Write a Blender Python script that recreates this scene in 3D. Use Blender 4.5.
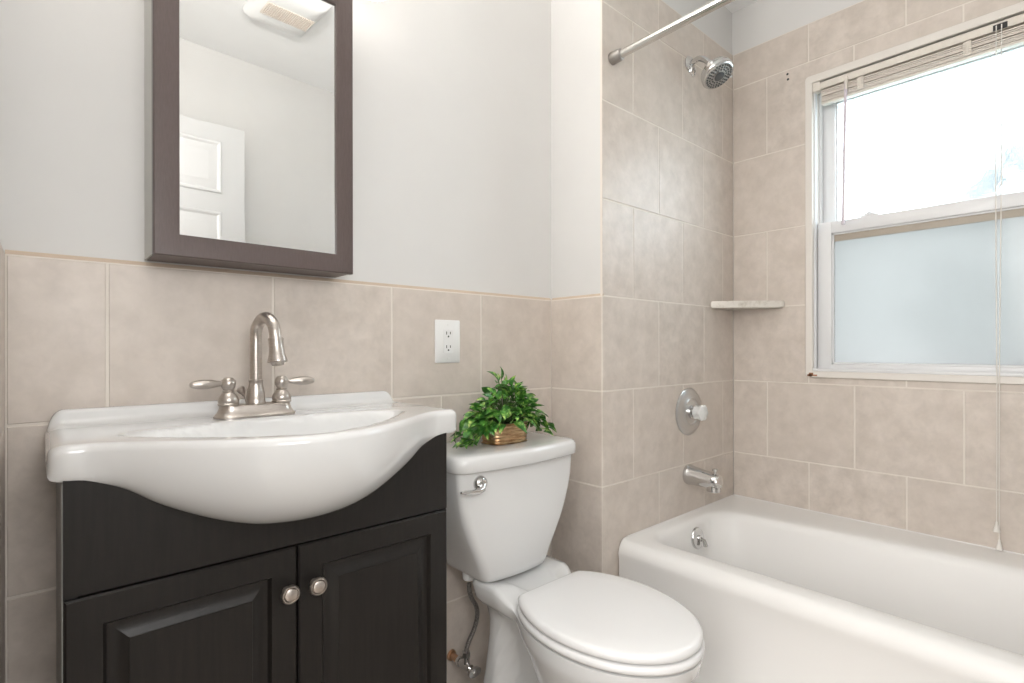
import bpy, bmesh, math, random
from mathutils import Vector, Matrix

sc = bpy.context.scene
for o in list(bpy.data.objects):
    bpy.data.objects.remove(o)
C = sc.collection
PI = math.pi
R = math.radians
H = 1.016            # height of the eye above the floor; all z below are given relative to the eye

# ------------------------------------------------------------------ camera
cam = bpy.data.cameras.new('camera')
cam.sensor_width = 36.0
cam.lens = 36.0 * 533.7 / 1024
cam.shift_y = (348.96 - 341.5) / 1024
cam.clip_start = 0.01
co = bpy.data.objects.new('camera', cam)
C.objects.link(co)
co.location = (0, 0, H)
co.rotation_mode = 'XYZ'
co.rotation_euler = (PI / 2, R(0.085), -R(41.7733))
sc.camera = co

# ------------------------------------------------------------------ world, lamps, exposure
w = bpy.data.worlds.new('world')
sc.world = w
w.use_nodes = True
bg = w.node_tree.nodes['Background']
bg.inputs['Color'].default_value = (0.86, 0.96, 1.0, 1)
bg.inputs['Strength'].default_value = 9.2
sc.view_settings.view_transform = 'Standard'
sc.view_settings.look = 'None'
sc.view_settings.exposure = 0.06
sc.view_settings.gamma = 1.0
sc.view_settings.use_curve_mapping = False
sc.cycles.use_denoising = True
sc.cycles.max_bounces = 10
sc.cycles.transparent_max_bounces = 12
sc.cycles.sample_clamp_indirect = 6.0


def area(name, loc, target, sx, sy, power, col):
    l = bpy.data.lights.new(name, 'AREA')
    l.shape = 'RECTANGLE'
    l.size = sx
    l.size_y = sy
    l.energy = power
    l.color = col
    o = bpy.data.objects.new(name, l)
    C.objects.link(o)
    o.location = Vector(loc) + Vector((0, 0, H))
    d = Vector(target) - Vector(loc)
    o.rotation_euler = d.to_track_quat('-Z', 'Y').to_euler()
    return o


area('hall_light', (-1.05, 0.05, 0.55), (1.2, 0.45, -0.45), 0.9, 1.4, 35, (1.0, 0.98, 0.96))
area('camera_fill', (0.10, -0.24, 0.30), (0.26, 1.25, -0.35), 0.5, 0.5, 8.2, (1.0, 1.0, 1.0))  # unseen soft fill added near the eye to lift the left wall tiles

# ------------------------------------------------------------------ materials


def mat(name, col, rough=0.5, metal=0.0, coat=0.0, spec=0.5):
    m = bpy.data.materials.new(name)
    m.use_nodes = True
    b = m.node_tree.nodes['Principled BSDF']
    b.inputs['Base Color'].default_value = (*col, 1)
    b.inputs['Roughness'].default_value = rough
    b.inputs['Metallic'].default_value = metal
    b.inputs['Coat Weight'].default_value = coat
    b.inputs['Coat Roughness'].default_value = 0.05
    b.inputs['Specular IOR Level'].default_value = spec
    return m


def nd(m, t):
    return m.node_tree.nodes.new(t)


def lk(m, a, b):
    m.node_tree.links.new(a, b)


def noise_col(m, c1, c2, scale, detail=6, stretch=(1, 1, 1), lo=0.35, hi=0.65, bump=0.0, bscale=None):
    """mottled base colour (and bump) from object-space noise"""
    b = m.node_tree.nodes['Principled BSDF']
    tc = nd(m, 'ShaderNodeTexCoord')
    mp = nd(m, 'ShaderNodeMapping')
    mp.inputs['Scale'].default_value = stretch
    lk(m, tc.outputs['Object'], mp.inputs['Vector'])
    n = nd(m, 'ShaderNodeTexNoise')
    n.inputs['Scale'].default_value = scale
    n.inputs['Detail'].default_value = detail
    n.inputs['Roughness'].default_value = 0.6
    lk(m, mp.outputs['Vector'], n.inputs['Vector'])
    r = nd(m, 'ShaderNodeValToRGB')
    r.color_ramp.elements[0].position = lo
    r.color_ramp.elements[0].color = (*c1, 1)
    r.color_ramp.elements[1].position = hi
    r.color_ramp.elements[1].color = (*c2, 1)
    lk(m, n.outputs['Fac'], r.inputs['Fac'])
    lk(m, r.outputs['Color'], b.inputs['Base Color'])
    if bump:
        n2 = nd(m, 'ShaderNodeTexNoise')
        n2.inputs['Scale'].default_value = bscale or scale * 4
        n2.inputs['Detail'].default_value = 4
        lk(m, mp.outputs['Vector'], n2.inputs['Vector'])
        bp = nd(m, 'ShaderNodeBump')
        bp.inputs['Strength'].default_value = bump
        bp.inputs['Distance'].default_value = 0.002
        lk(m, n2.outputs['Fac'], bp.inputs['Height'])
        lk(m, bp.outputs['Normal'], b.inputs['Normal'])
    return r, mp


def tile_mat(name, c1, c2, c3, rough=0.4):
    m = mat(name, c1, rough)
    r, mp = noise_col(m, c1, c2, 15.0, 10, bump=0.10, bscale=90)
    r.color_ramp.elements[0].position = 0.34
    r.color_ramp.elements[1].position = 0.66
    nt = m.node_tree
    b = nt.nodes['Principled BSDF']
    n = nd(m, 'ShaderNodeTexNoise')
    n.inputs['Scale'].default_value = 48
    n.inputs['Distortion'].default_value = 0.6
    n.inputs['Detail'].default_value = 5
    lk(m, mp.outputs['Vector'], n.inputs['Vector'])
    rr = nd(m, 'ShaderNodeValToRGB')
    rr.color_ramp.elements[0].position = 0.30
    rr.color_ramp.elements[0].color = (0.76, 0.76, 0.77, 1)
    rr.color_ramp.elements[1].position = 0.62
    rr.color_ramp.elements[1].color = (1, 1, 1, 1)
    lk(m, n.outputs['Fac'], rr.inputs['Fac'])
    mu = nd(m, 'ShaderNodeMix')
    mu.data_type = 'RGBA'
    mu.blend_type = 'MULTIPLY'
    mu.inputs['Factor'].default_value = 0.35
    lk(m, r.outputs['Color'], mu.inputs['A'])
    lk(m, rr.outputs['Color'], mu.inputs['B'])
    g = nd(m, 'ShaderNodeNewGeometry')
    m2 = nd(m, 'ShaderNodeMix')
    m2.data_type = 'RGBA'
    m2.inputs['B'].default_value = (*c3, 1)
    ml = nd(m, 'ShaderNodeMath')
    ml.operation = 'MULTIPLY'
    ml.inputs[1].default_value = 0.45
    lk(m, g.outputs['Random Per Island'], ml.inputs[0])
    lk(m, ml.outputs[0], m2.inputs['Factor'])
    lk(m, mu.outputs['Result'], m2.inputs['A'])
    lk(m, m2.outputs['Result'], b.inputs['Base Color'])
    return m


M = {}
M['paint'] = mat('wall_paint', (0.66, 0.645, 0.62), 0.62)
noise_col(M['paint'], (0.672, 0.662, 0.645), (0.692, 0.682, 0.665), 3, 3, bump=0.04, bscale=160)
M['ceiling'] = mat('ceiling_paint', (0.82, 0.82, 0.81), 0.7)
noise_col(M['ceiling'], (0.89, 0.89, 0.885), (0.91, 0.91, 0.905), 4, 3)
M['tile'] = tile_mat('beige_tile', (0.565, 0.50, 0.44), (0.68, 0.61, 0.548), (0.60, 0.532, 0.472))
M['grout'] = mat('grout', (0.74, 0.685, 0.62), 0.85)
M['grout_tan'] = mat('tan_edge_grout', (0.56, 0.45, 0.35), 0.8)
M['floor'] = tile_mat('floor_tile', (0.42, 0.37, 0.32), (0.50, 0.44, 0.38), (0.44, 0.38, 0.33))
M['porc'] = mat('porcelain', (0.76, 0.755, 0.745), 0.10, 0, 0.5)
noise_col(M['porc'], (0.68, 0.68, 0.675), (0.69, 0.69, 0.685), 2, 2)
M['tub'] = mat('tub_enamel', (0.80, 0.785, 0.765), 0.36, 0, 0.0, 0.3)
noise_col(M['tub'], (0.795, 0.78, 0.76), (0.805, 0.79, 0.77), 2, 2)
M['seat'] = mat('seat_plastic', (0.77, 0.765, 0.76), 0.22)
M['black'] = mat('espresso_wood', (0.013, 0.011, 0.010), 0.40, spec=0.35)
noise_col(M['black'], (0.0085, 0.007, 0.0062), (0.013, 0.011, 0.0095), 9, 5, (14, 14, 1), bump=0.03, bscale=30)
M['frame'] = mat('dark_brown_frame', (0.045, 0.032, 0.030), 0.38)
noise_col(M['frame'], (0.084, 0.061, 0.057), (0.098, 0.073, 0.068), 60, 3, (8, 8, 1), bump=0.02, bscale=90)
M['cabside'] = mat('grey_cabinet_side', (0.50, 0.49, 0.46), 0.45)
M['strip'] = mat('tan_glazing_strip', (0.40, 0.35, 0.29), 0.5)
M['vsheen'] = mat('vanity_side_sheen', (0.30, 0.295, 0.28), 0.4)  # grazing sheen of the dark vanity sides, put into the colour
M['mirror'] = mat('mirror_glass', (0.93, 0.94, 0.94), 0.0, 1.0)
M['nickel'] = mat('brushed_nickel', (0.53, 0.48, 0.44), 0.32, 1.0)
noise_col(M['nickel'], (0.49, 0.445, 0.41), (0.56, 0.515, 0.475), 60, 3, (1, 1, 8))
M['chrome'] = mat('chrome', (0.66, 0.655, 0.65), 0.11, 1.0)
M['satin'] = mat('satin_steel', (0.66, 0.64, 0.61), 0.2, 1.0)
M['dullcap'] = mat('grey_rod_cap', (0.36, 0.34, 0.32), 0.4, 0.8)
M['darkmetal'] = mat('dark_recess', (0.05, 0.05, 0.05), 0.5)
M['white'] = mat('white_plastic', (0.80, 0.80, 0.79), 0.3)
M['vinyl'] = mat('white_vinyl', (0.74, 0.74, 0.745), 0.35)
M['trimpaint'] = mat('cream_trim_paint', (0.74, 0.70, 0.65), 0.45)
M['doorpaint'] = mat('white_door_paint', (0.67, 0.67, 0.665), 0.4)
M['blind'] = mat('cream_blind', (0.76, 0.69, 0.62), 0.45)
M['rail'] = mat('cream_rail', (0.72, 0.67, 0.60), 0.4)
M['cord'] = mat('white_cord', (0.78, 0.75, 0.70), 0.7)
M['wand'] = mat('clear_wand', (0.60, 0.53, 0.58), 0.4)
M['slot'] = mat('dark_slot', (0.03, 0.03, 0.03), 0.6)
M['marble'] = mat('shelf_stone', (0.66, 0.62, 0.55), 0.3)
noise_col(M['marble'], (0.50, 0.45, 0.38), (0.70, 0.66, 0.60), 30, 6, lo=0.3, hi=0.5)
M['rust'] = mat('rust_stain', (0.42, 0.20, 0.11), 0.8)
M['copper'] = mat('copper', (0.62, 0.40, 0.26), 0.3, 1.0)
M['pot'] = mat('hammered_brass', (0.55, 0.36, 0.20), 0.30, 1.0)
noise_col(M['pot'], (0.34, 0.19, 0.09), (0.68, 0.48, 0.29), 22, 6, (1, 1, 5), bump=0.25, bscale=70)
M['soil'] = mat('dark_moss', (0.02, 0.022, 0.012), 0.9)
M['stem'] = mat('green_stem', (0.06, 0.12, 0.03), 0.6)
M['leaf'] = mat('variegated_leaf', (0.05, 0.16, 0.02), 0.35)
r_, _ = noise_col(M['leaf'], (0.030, 0.125, 0.020), (0.46, 0.58, 0.16), 62, 3, lo=0.42, hi=0.68)
e_ = r_.color_ramp.elements.new(0.56)
e_.color = (0.10, 0.28, 0.04, 1)
M['crystal'] = mat('clear_acrylic', (0.90, 0.91, 0.90), 0.15)
M['dullchrome'] = mat('worn_chrome', (0.60, 0.595, 0.59), 0.28, 1.0)
M['crystal'].node_tree.nodes['Principled BSDF'].inputs['Transmission Weight'].default_value = 0.25
M['hose'] = mat('braided_steel', (0.28, 0.27, 0.26), 0.35, 0.9)
noise_col(M['hose'], (0.18, 0.175, 0.17), (0.40, 0.39, 0.38), 300, 2)
M['hedge'] = mat('pale_hedge', (0.10, 0.14, 0.12), 0.9)
noise_col(M['hedge'], (0.072, 0.076, 0.077), (0.150, 0.152, 0.152), 3, 5)
M['lawn'] = mat('pale_lawn', (0.40, 0.47, 0.46), 0.9)
noise_col(M['lawn'], (0.36, 0.43, 0.42), (0.46, 0.53, 0.52), 2, 4)
M['siding'] = mat('pale_blue_siding', (0.55, 0.63, 0.66), 0.7)
noise_col(M['siding'], (0.52, 0.60, 0.63), (0.58, 0.66, 0.69), 2, 4)

# bulbs glow, their frosted shades scatter that light
m = bpy.data.materials.new('lit_frosted_shade')
m.use_nodes = True
nt = m.node_tree
b = nt.nodes['Principled BSDF']
b.inputs['Base Color'].default_value = (0.9, 0.88, 0.84, 1)
b.inputs['Roughness'].default_value = 0.4
b.inputs['Emission Color'].default_value = (1.0, 0.935, 0.90, 1)
b.inputs['Emission Strength'].default_value = 3.0
M['glow'] = m


def glass_mat(name, tint, clear, rough, trans, bump):
    m = bpy.data.materials.new(name)
    m.use_nodes = True
    nt = m.node_tree
    for n in list(nt.nodes):
        if n.type != 'OUTPUT_MATERIAL':
            nt.nodes.remove(n)
    out = [n for n in nt.nodes if n.type == 'OUTPUT_MATERIAL'][0]
    tr = nd(m, 'ShaderNodeBsdfTransparent')
    tr.inputs['Color'].default_value = (*tint, 1)
    rf = nd(m, 'ShaderNodeBsdfRefraction')
    rf.inputs['Color'].default_value = (*tint, 1)
    rf.inputs['Roughness'].default_value = rough
    rf.inputs['IOR'].default_value = 1.15
    tl = nd(m, 'ShaderNodeBsdfTranslucent')
    tl.inputs['Color'].default_value = (*tint, 1)
    gl = nd(m, 'ShaderNodeBsdfGlossy')
    gl.inputs['Roughness'].default_value = 0.1
    tc = nd(m, 'ShaderNodeTexCoord')
    ns = nd(m, 'ShaderNodeTexNoise')
    ns.inputs['Scale'].default_value = 120
    ns.inputs['Detail'].default_value = 3
    lk(m, tc.outputs['Object'], ns.inputs['Vector'])
    bp = nd(m, 'ShaderNodeBump')
    bp.inputs['Strength'].default_value = bump
    bp.inputs['Distance'].default_value = 0.002
    lk(m, ns.outputs['Fac'], bp.inputs['Height'])
    lk(m, bp.outputs['Normal'], rf.inputs['Normal'])
    a = nd(m, 'ShaderNodeMixShader')
    a.inputs['Fac'].default_value = trans
    lk(m, rf.outputs[0], a.inputs[1])
    lk(m, tl.outputs[0], a.inputs[2])
    c = nd(m, 'ShaderNodeMixShader')
    c.inputs['Fac'].default_value = clear
    lk(m, a.outputs[0], c.inputs[1])
    lk(m, tr.outputs[0], c.inputs[2])
    d = nd(m, 'ShaderNodeMixShader')
    d.inputs['Fac'].default_value = 0.03
    lk(m, c.outputs[0], d.inputs[1])
    lk(m, gl.outputs[0], d.inputs[2])
    lk(m, d.outputs[0], out.inputs['Surface'])
    return m


M['glass_up'] = glass_mat('dappled_glass', (0.96, 0.98, 1.0), 0.35, 0.10, 0.1, 0.5)
M['glass_low'] = glass_mat('frosted_glass', (0.375, 0.365, 0.36), 0.10, 0.45, 0.75, 0.25)

# ------------------------------------------------------------------ mesh builder


class MB:
    def __init__(s):
        s.bm = bmesh.new()

    def box(s, x0, x1, y0, y1, z0, z1, bev=0.0, seg=2, mi=0):
        vs = [s.bm.verts.new(p) for p in [(x0, y0, z0), (x1, y0, z0), (x1, y1, z0), (x0, y1, z0),
                                          (x0, y0, z1), (x1, y0, z1), (x1, y1, z1), (x0, y1, z1)]]
        fs = [s.bm.faces.new([vs[i] for i in f]) for f in
              [(3, 2, 1, 0), (4, 5, 6, 7), (0, 1, 5, 4), (1, 2, 6, 5), (2, 3, 7, 6), (3, 0, 4, 7)]]
        for f in fs:
            f.material_index = mi
        if bev:
            es = list({e for f in fs for e in f.edges})
            r = bmesh.ops.bevel(s.bm, geom=es, offset=bev, segments=seg, profile=0.5, affect='EDGES', clamp_overlap=True)
            for f in r['faces']:
                f.material_index = mi
        return s

    def loops(s, loops, closed=True, cap0=False, cap1=False, mi=0):
        rows = [[s.bm.verts.new(p) for p in L] for L in loops]
        n = len(rows[0])
        for a, b in zip(rows, rows[1:]):
            for i in range(n if closed else n - 1):
                j = (i + 1) % n
                try:
                    f = s.bm.faces.new((a[i], a[j], b[j], b[i]))
                    f.material_index = mi
                except ValueError:
                    pass
        for c, row in ((cap0, rows[0]), (cap1, rows[-1])):
            if c:
                f = s.bm.faces.new(row)
                f.material_index = mi
        return s

    def lathe(s, prof, centre, axis=(0, 0, 1), n=32, mi=0, cap=True):
        """prof: list of (radius, height along the axis)"""
        q = Vector((0, 0, 1)).rotation_difference(Vector(axis).normalized())
        c = Vector(centre)
        L = []
        for r, h in prof:
            r = max(r, 1e-5)
            L.append([c + q @ Vector((r * math.cos(2 * PI * k / n), r * math.sin(2 * PI * k / n), h)) for k in range(n)])
        return s.loops(L, True, cap, cap, mi)

    def tube(s, pts, rad, n=14, mi=0, squash=None):
        pts = [Vector(p) for p in pts]
        m = len(pts)
        rs = rad if isinstance(rad, (list, tuple)) else [rad] * m
        L = []
        up = None
        for i, p in enumerate(pts):
            t = (pts[min(i + 1, m - 1)] - pts[max(i - 1, 0)]).normalized()
            if up is None:
                up = t.orthogonal().normalized()
            up = (up - t * up.dot(t)).normalized()
            sd = t.cross(up)
            L.append([p + (up * math.cos(2 * PI * k / n) + sd * math.sin(2 * PI * k / n)) * rs[i] for k in range(n)])
        return s.loops(L, True, True, True, mi)

    def prism(s, poly, to3, d0, d1, mi=0):
        a = [s.bm.verts.new(to3(u, v, d0)) for u, v in poly]
        b = [s.bm.verts.new(to3(u, v, d1)) for u, v in poly]
        n = len(poly)
        fs = [s.bm.faces.new(a[::-1]), s.bm.faces.new(b)]
        for i in range(n):
            fs.append(s.bm.faces.new((a[i], a[(i + 1) % n], b[(i + 1) % n], b[i])))
        for f in fs:
            f.material_index = mi
        return s

    def quad(s, ps, mi=0):
        f = s.bm.faces.new([s.bm.verts.new(p) for p in ps])
        f.material_index = mi
        return s

    def sphere(s, c, r, n=16, mi=0, sc_=(1, 1, 1)):
        prof = [(math.sin(PI * k / n), -math.cos(PI * k / n)) for k in range(n + 1)]
        L = []
        for rr, h in prof:
            rr = max(rr, 1e-4)
            L.append([(c[0] + r * sc_[0] * rr * math.cos(2 * PI * k / 20), c[1] + r * sc_[1] * rr * math.sin(2 * PI * k / 20), c[2] + r * sc_[2] * h) for k in range(20)])
        return s.loops(L, True, True, True, mi)


def base_of(parent):
    p = Vector((0, 0, 0))
    while parent is not None:
        p += Vector(parent.location)
        parent = parent.parent
    return p


def obj(name, mb, mats, parent=None, loc=None, smooth=40, norm=True):
    """link a builder as one mesh object; coordinates are relative to the eye (z=0) and moved to the parent's frame"""
    bm = mb.bm
    if norm:
        bmesh.ops.recalc_face_normals(bm, faces=bm.faces)
    me = bpy.data.meshes.new(name)
    if parent is not None:
        off = base_of(parent) - Vector((0, 0, H))
    else:
        off = Vector(loc) if loc is not None else Vector((0, 0, -H))
    bm.transform(Matrix.Translation(-off))
    bm.to_mesh(me)
    bm.free()
    for mm in (mats if isinstance(mats, (list, tuple)) else [mats]):
        me.materials.append(mm)
    o = bpy.data.objects.new(name, me)
    C.objects.link(o)
    if parent is not None:
        o.parent = parent
    else:
        o.location = off + Vector((0, 0, H))
    if smooth:
        me.polygons.foreach_set('use_smooth', [True] * len(me.polygons))
        me.set_sharp_from_angle(angle=R(smooth))
    return o


def thing(name, label, cat, loc, group=None):
    o = bpy.data.objects.new(name, None)
    o.empty_display_size = 0.05
    C.objects.link(o)
    o.location = (loc[0], loc[1], loc[2] + H)
    o['label'] = label
    o['category'] = cat
    if group:
        o['group'] = group
    return o


def tag(o, label, cat, group=None):
    o['label'] = label
    o['category'] = cat
    if group:
        o['group'] = group
    return o


def struct(o, label=None):
    o['kind'] = 'structure'
    if label:
        o['label'] = label
    return o


def lab(o, label):
    o['label'] = label
    return o


def sstep(t):
    t = min(1, max(0, t))
    return t * t * (3 - 2 * t)


def rrect(x0, x1, y0, y1, r, z, k=6, m=8):
    """rounded rectangle loop with a fixed number of points"""
    pts = []
    cs = [(x1 - r, y1 - r, 0), (x0 + r, y1 - r, 90), (x0 + r, y0 + r, 180), (x1 - r, y0 + r, 270)]
    for i, (cx, cy, a0) in enumerate(cs):
        arc = [(cx + r * math.cos(R(a0 + 90 * j / k)), cy + r * math.sin(R(a0 + 90 * j / k))) for j in range(k + 1)]
        pts += arc
        nx, ny, na = cs[(i + 1) % 4]
        e = (nx + r * math.cos(R(na)), ny + r * math.sin(R(na)))
        s_ = arc[-1]
        for j in range(1, m):
            pts.append((s_[0] + (e[0] - s_[0]) * j / m, s_[1] + (e[1] - s_[1]) * j / m))
    return [(x, y, z) for x, y in pts]


# ------------------------------------------------------------------ tiled wall surfaces
def sub_rect(r, hole):
    a0, a1, b0, b1 = r
    c0, c1, d0, d1 = hole
    if c1 <= a0 or c0 >= a1 or d1 <= b0 or d0 >= b1:
        return [r]
    out = []
    if d0 > b0:
        out.append((a0, a1, b0, d0))
    if d1 < b1:
        out.append((a0, a1, d1, b1))
    m0, m1 = max(b0, d0), min(b1, d1)
    if c0 > a0:
        out.append((a0, c0, m0, m1))
    if c1 < a1:
        out.append((c1, a1, m0, m1))
    return [q for q in out if q[1] - q[0] > 0.004 and q[3] - q[2] > 0.004]


def cut_tile(mb, to3, r, hole):
    """a tile notched round the window: one connected piece with plain edges"""
    a0, a1, b0, b1 = r
    if a1 - a0 < 0.006 or b1 - b0 < 0.006:
        return
    us = sorted({a0, a1} | {q for q in hole[:2] if a0 < q < a1})
    vs = sorted({b0, b1} | {q for q in hole[2:] if b0 < q < b1})
    vert = {}

    def V(u, v, d):
        k = (u, v, d)
        if k not in vert:
            vert[k] = mb.bm.verts.new(to3(u, v, d))
        return vert[k]
    cells = {}
    for i in range(len(us) - 1):
        for j in range(len(vs) - 1):
            um, vm = (us[i] + us[i + 1]) / 2, (vs[j] + vs[j + 1]) / 2
            cells[i, j] = not (hole[0] < um < hole[1] and hole[2] < vm < hole[3])
    for (i, j), on in cells.items():
        if not on:
            continue
        c = [(us[i], vs[j]), (us[i + 1], vs[j]), (us[i + 1], vs[j + 1]), (us[i], vs[j + 1])]
        mb.bm.faces.new([V(u, v, 0.008) for u, v in c])
        for (p, q), nb in zip(zip(c, c[1:] + c[:1]), ((i, j - 1), (i + 1, j), (i, j + 1), (i - 1, j))):
            if not cells.get(nb):
                mb.bm.faces.new([V(*p, 0.005), V(*q, 0.005), V(*q, 0.008), V(*p, 0.008)])


def tiles(to3, u0, u1, rows, hole=None, g=0.0024, bev=0.0012, trim=0.0):
    """rows: (v0, v1, joints). to3(u, v, d): d = height above the wall backing; tile face at d=0.008"""
    mb = MB()
    v_lo, v_hi = min(r[0] for r in rows), max(r[1] for r in rows)
    for a0, a1, b0, b1 in ([(u0, u1, v_lo, v_hi)] if not hole else sub_rect((u0, u1, v_lo, v_hi), hole)):
        q0, q1 = a0 + (trim if a0 == u0 else 0), a1
        q = [(q0, b0), (q1, b0), (q1, b1), (q0, b1)]
        mb.prism(q, to3, 0.0, 0.0068, 1)
    for v0, v1, js in rows:
        e = [u0] + [j for j in sorted(js) if u0 + 0.01 < j < u1 - 0.01] + [u1]
        for a, b in zip(e, e[1:]):
            rects = [(a, b, v0, v1)]
            if hole:
                rects = sub_rect(rects[0], hole)
                if len(rects) != 1 or rects[0] != (a, b, v0, v1):
                    cut_tile(mb, to3, (a + g, b - g, v0 + g, v1 - g), hole)
                    continue
            for a0, a1, b0, b1 in rects:
                a0 += g; a1 -= g; b0 += g; b1 -= g
                if a1 - a0 < 0.006 or b1 - b0 < 0.006:
                    continue
                lo = [to3(u, v, 0.0050) for u, v in ((a0, b0), (a1, b0), (a1, b1), (a0, b1))]
                md = [to3(u, v, 0.008 - bev) for u, v in ((a0, b0), (a1, b0), (a1, b1), (a0, b1))]
                t = bev
                hi = [to3(u, v, 0.008) for u, v in ((a0 + t, b0 + t), (a1 - t, b0 + t), (a1 - t, b1 - t), (a0 + t, b1 - t))]
                mb.loops([lo, md, hi], True, False, True, 0)
    return mb


FL = -H
CE = 1.415
Zr = [1.085, 0.778, 0.469, 0.166, -0.132, -0.431, -0.730, FL]
YB, YS, XJ, XR, XL, YF = 1.27, 1.051, 1.315, 2.185, -0.039, -0.452
PA = 0.008

# structure: floor and ceiling
mb = MB().box(-1.5, 2.4, -0.6, 1.5, FL - 0.06, FL - 0.008)
k = 0
for i in range(7):
    for j in range(7):
        x0, y0 = XL - 0.02 + 0.305 * i + 0.0, YF + 0.305 * j
        x1, y1 = min(x0 + 0.302, 2.18), min(y0 + 0.302, 1.262)
        if x1 - x0 > 0.02 and y1 - y0 > 0.02:
            mb.box(x0, x1, y0, y1, FL - 0.01, FL, 0.0012, 1, 1)
o = struct(obj('floor', mb, [M['grout'], M['floor']], None, (0.8, 0.4, FL)))
struct(obj('ceiling', MB().box(-1.5, 2.4, -0.62, 1.45, CE, CE + 0.08), M['ceiling'], None, (0.8, 0.4, CE)))

# back wall (vanity and toilet)
wb = struct(obj('wall_back', MB().box(-0.2, XJ + PA, YB + PA, YB + 0.16, FL, CE), M['paint'], None, (0.64, YB + PA, FL)))
ja = [0.1022 + 0.3025 * i for i in range(-1, 5)]
jb = [0.8655 + 0.3025 * i for i in range(-3, 3)]
rowsB = [(Zr[4], Zr[3], ja), (Zr[5], Zr[4], jb), (Zr[6], Zr[5], ja), (FL, Zr[6], jb)]
tb = tiles(lambda u, v, d: (u, YB + PA - d, v), XL, XJ, rowsB)
tb.prism([(0.0, 0.0), (0.007, 0.0), (0.003, 0.007), (0.0, 0.008)], lambda u, v, d: (XL + d, YB + PA - u, Zr[3] + v), 0.0, XJ - XL, 2)
obj('tile_wainscot', tb, [M['tile'], M['grout'], M['grout_tan']], wb, smooth=0)

# shower wall: a chunk that steps forward of the back wall; its left face is the jog beside the toilet
ws = struct(obj('wall_shower', MB().box(XJ + PA, XR + 0.17, YS + PA, YB + 0.16, FL, CE), M['paint'], None, (1.75, YS + PA, FL)))
tj = tiles(lambda u, v, d: (XJ + PA - d, u, v), YS, YB + 0.0016, [(Zr[4], Zr[3], []), (Zr[5], Zr[4], []), (Zr[6], Zr[5], []), (FL, Zr[6], [])], trim=0.0014)
tj.prism([(0.0, 0.0), (0.007, 0.0), (0.003, 0.007), (0.0, 0.008)], lambda u, v, d: (XJ + PA - u, YS + d, Zr[3] + v), 0.0, YB - YS, 2)
obj('tile_wainscot', tj, [M['tile'], M['grout'], M['grout_tan']], ws, smooth=0)
A2, B2 = [1.479, 1.789, 2.093], [1.63, 1.941]
TOP = 1.231
rows2 = [(Zr[0], TOP, B2), (Zr[1], Zr[0], A2), (Zr[2], Zr[1], B2), (Zr[3], Zr[2], A2), (Zr[4], Zr[3], B2), (Zr[5], Zr[4], A2), (Zr[6], Zr[5], B2), (FL, Zr[6], A2)]
t2 = tiles(lambda u, v, d: (u, YS + PA - d, v), XJ, XR, rows2, trim=0.0014)
obj('tile_surround', t2, [M['tile'], M['grout']], ws, smooth=0)

# window wall
WY0, WY1, WZ0, WZ1 = 0.10, 0.743, -0.085, 0.997
OY0, OY1, OZ0, OZ1 = WY0 - 0.012, WY1 + 0.012, WZ0 - 0.012, WZ1 + 0.012
mb = MB()
XO = XR + 0.17
mb.box(XR + PA, XO, OY1, YS + PA, FL, CE)
mb.box(XR + PA, XO, YF - PA - 0.15, OY0, FL, CE)
mb.box(XR + PA, XO, OY0, OY1, FL, OZ0)
mb.box(XR + PA, XO, OY0, OY1, OZ1, CE)
wr = struct(obj('wall_right', mb, M['paint'], None, (XR + PA, 0.3, FL)))
A3 = [0.913, 0.608, 0.306, 0.003, -0.30]
B3 = [0.759, 0.455, 0.152, -0.15]
rows3 = [(Zr[0], TOP, B3), (Zr[1], Zr[0], A3), (Zr[2], Zr[1], B3), (Zr[3], Zr[2], A3), (Zr[4], Zr[3], B3), (Zr[5], Zr[4], A3), (Zr[6], Zr[5], B3), (FL, Zr[6], A3)]
t3 = tiles(lambda u, v, d: (XR + PA - d, u, v), YF, YS, rows3, (OY0, OY1, OZ0, OZ1))
obj('tile_surround', t3, [M['tile'], M['grout']], wr, smooth=0)
for (py, pz) in ((0.834, 1.068), (0.832, 1.047)):
    q = lab(obj('screw_hole', MB().lathe([(0.0, 0.0), (0.0042, 0.0), (0.0046, 0.0006), (0.003, 0.0012), (0.0, 0.0013)], (XR + 0.0002, py, pz), (-1, 0, 0), 14), M['slot'], wr), 'small dark hole left in the tile')

# front wall (behind the eye), left wall with the doorway, and the hall beyond it
struct(obj('wall_front', MB().box(-0.2, XR + 0.17, YF - 0.15, YF - PA, FL, CE), M['paint'], None, (1.0, YF - PA, FL)))
DY0, DY1, DZ = -0.36, 0.46, 1.03
mb = MB()
mb.box(-0.15, XL - PA, DY1, YB + PA, FL, CE)
mb.box(-0.15, XL - PA, YF - PA, DY0, FL, CE)
mb.box(-0.15, XL - PA, DY0, DY1, DZ, CE)
wl = struct(obj('wall_left', mb, M['paint'], None, (XL - PA, 0.86, FL)))
rowsL = [(Zr[4], Zr[3], [0.966, 0.665]), (Zr[5], Zr[4], [1.12, 0.815]), (Zr[6], Zr[5], [0.966, 0.665]), (FL, Zr[6], [1.12, 0.815])]
tl_ = tiles(lambda u, v, d: (XL - PA + d, u, v), 0.55, YB - 0.001, rowsL)
tl_.prism([(0.0, 0.0), (0.007, 0.0), (0.003, 0.007), (0.0, 0.008)], lambda u, v, d: (XL - PA + u, 0.55 + d, Zr[3] + v), 0.0, YB - 0.55, 2)
obj('tile_wainscot', tl_, [M['tile'], M['grout'], M['grout_tan']], wl, smooth=0)
mb = MB()
mb.box(-1.5, -1.42, -0.62, 1.45, FL, CE)
mb.box(-1.42, -0.15, -0.62, -0.56, FL, CE)
mb.box(-1.42, -0.2, 1.39, 1.45, FL, CE)
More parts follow.
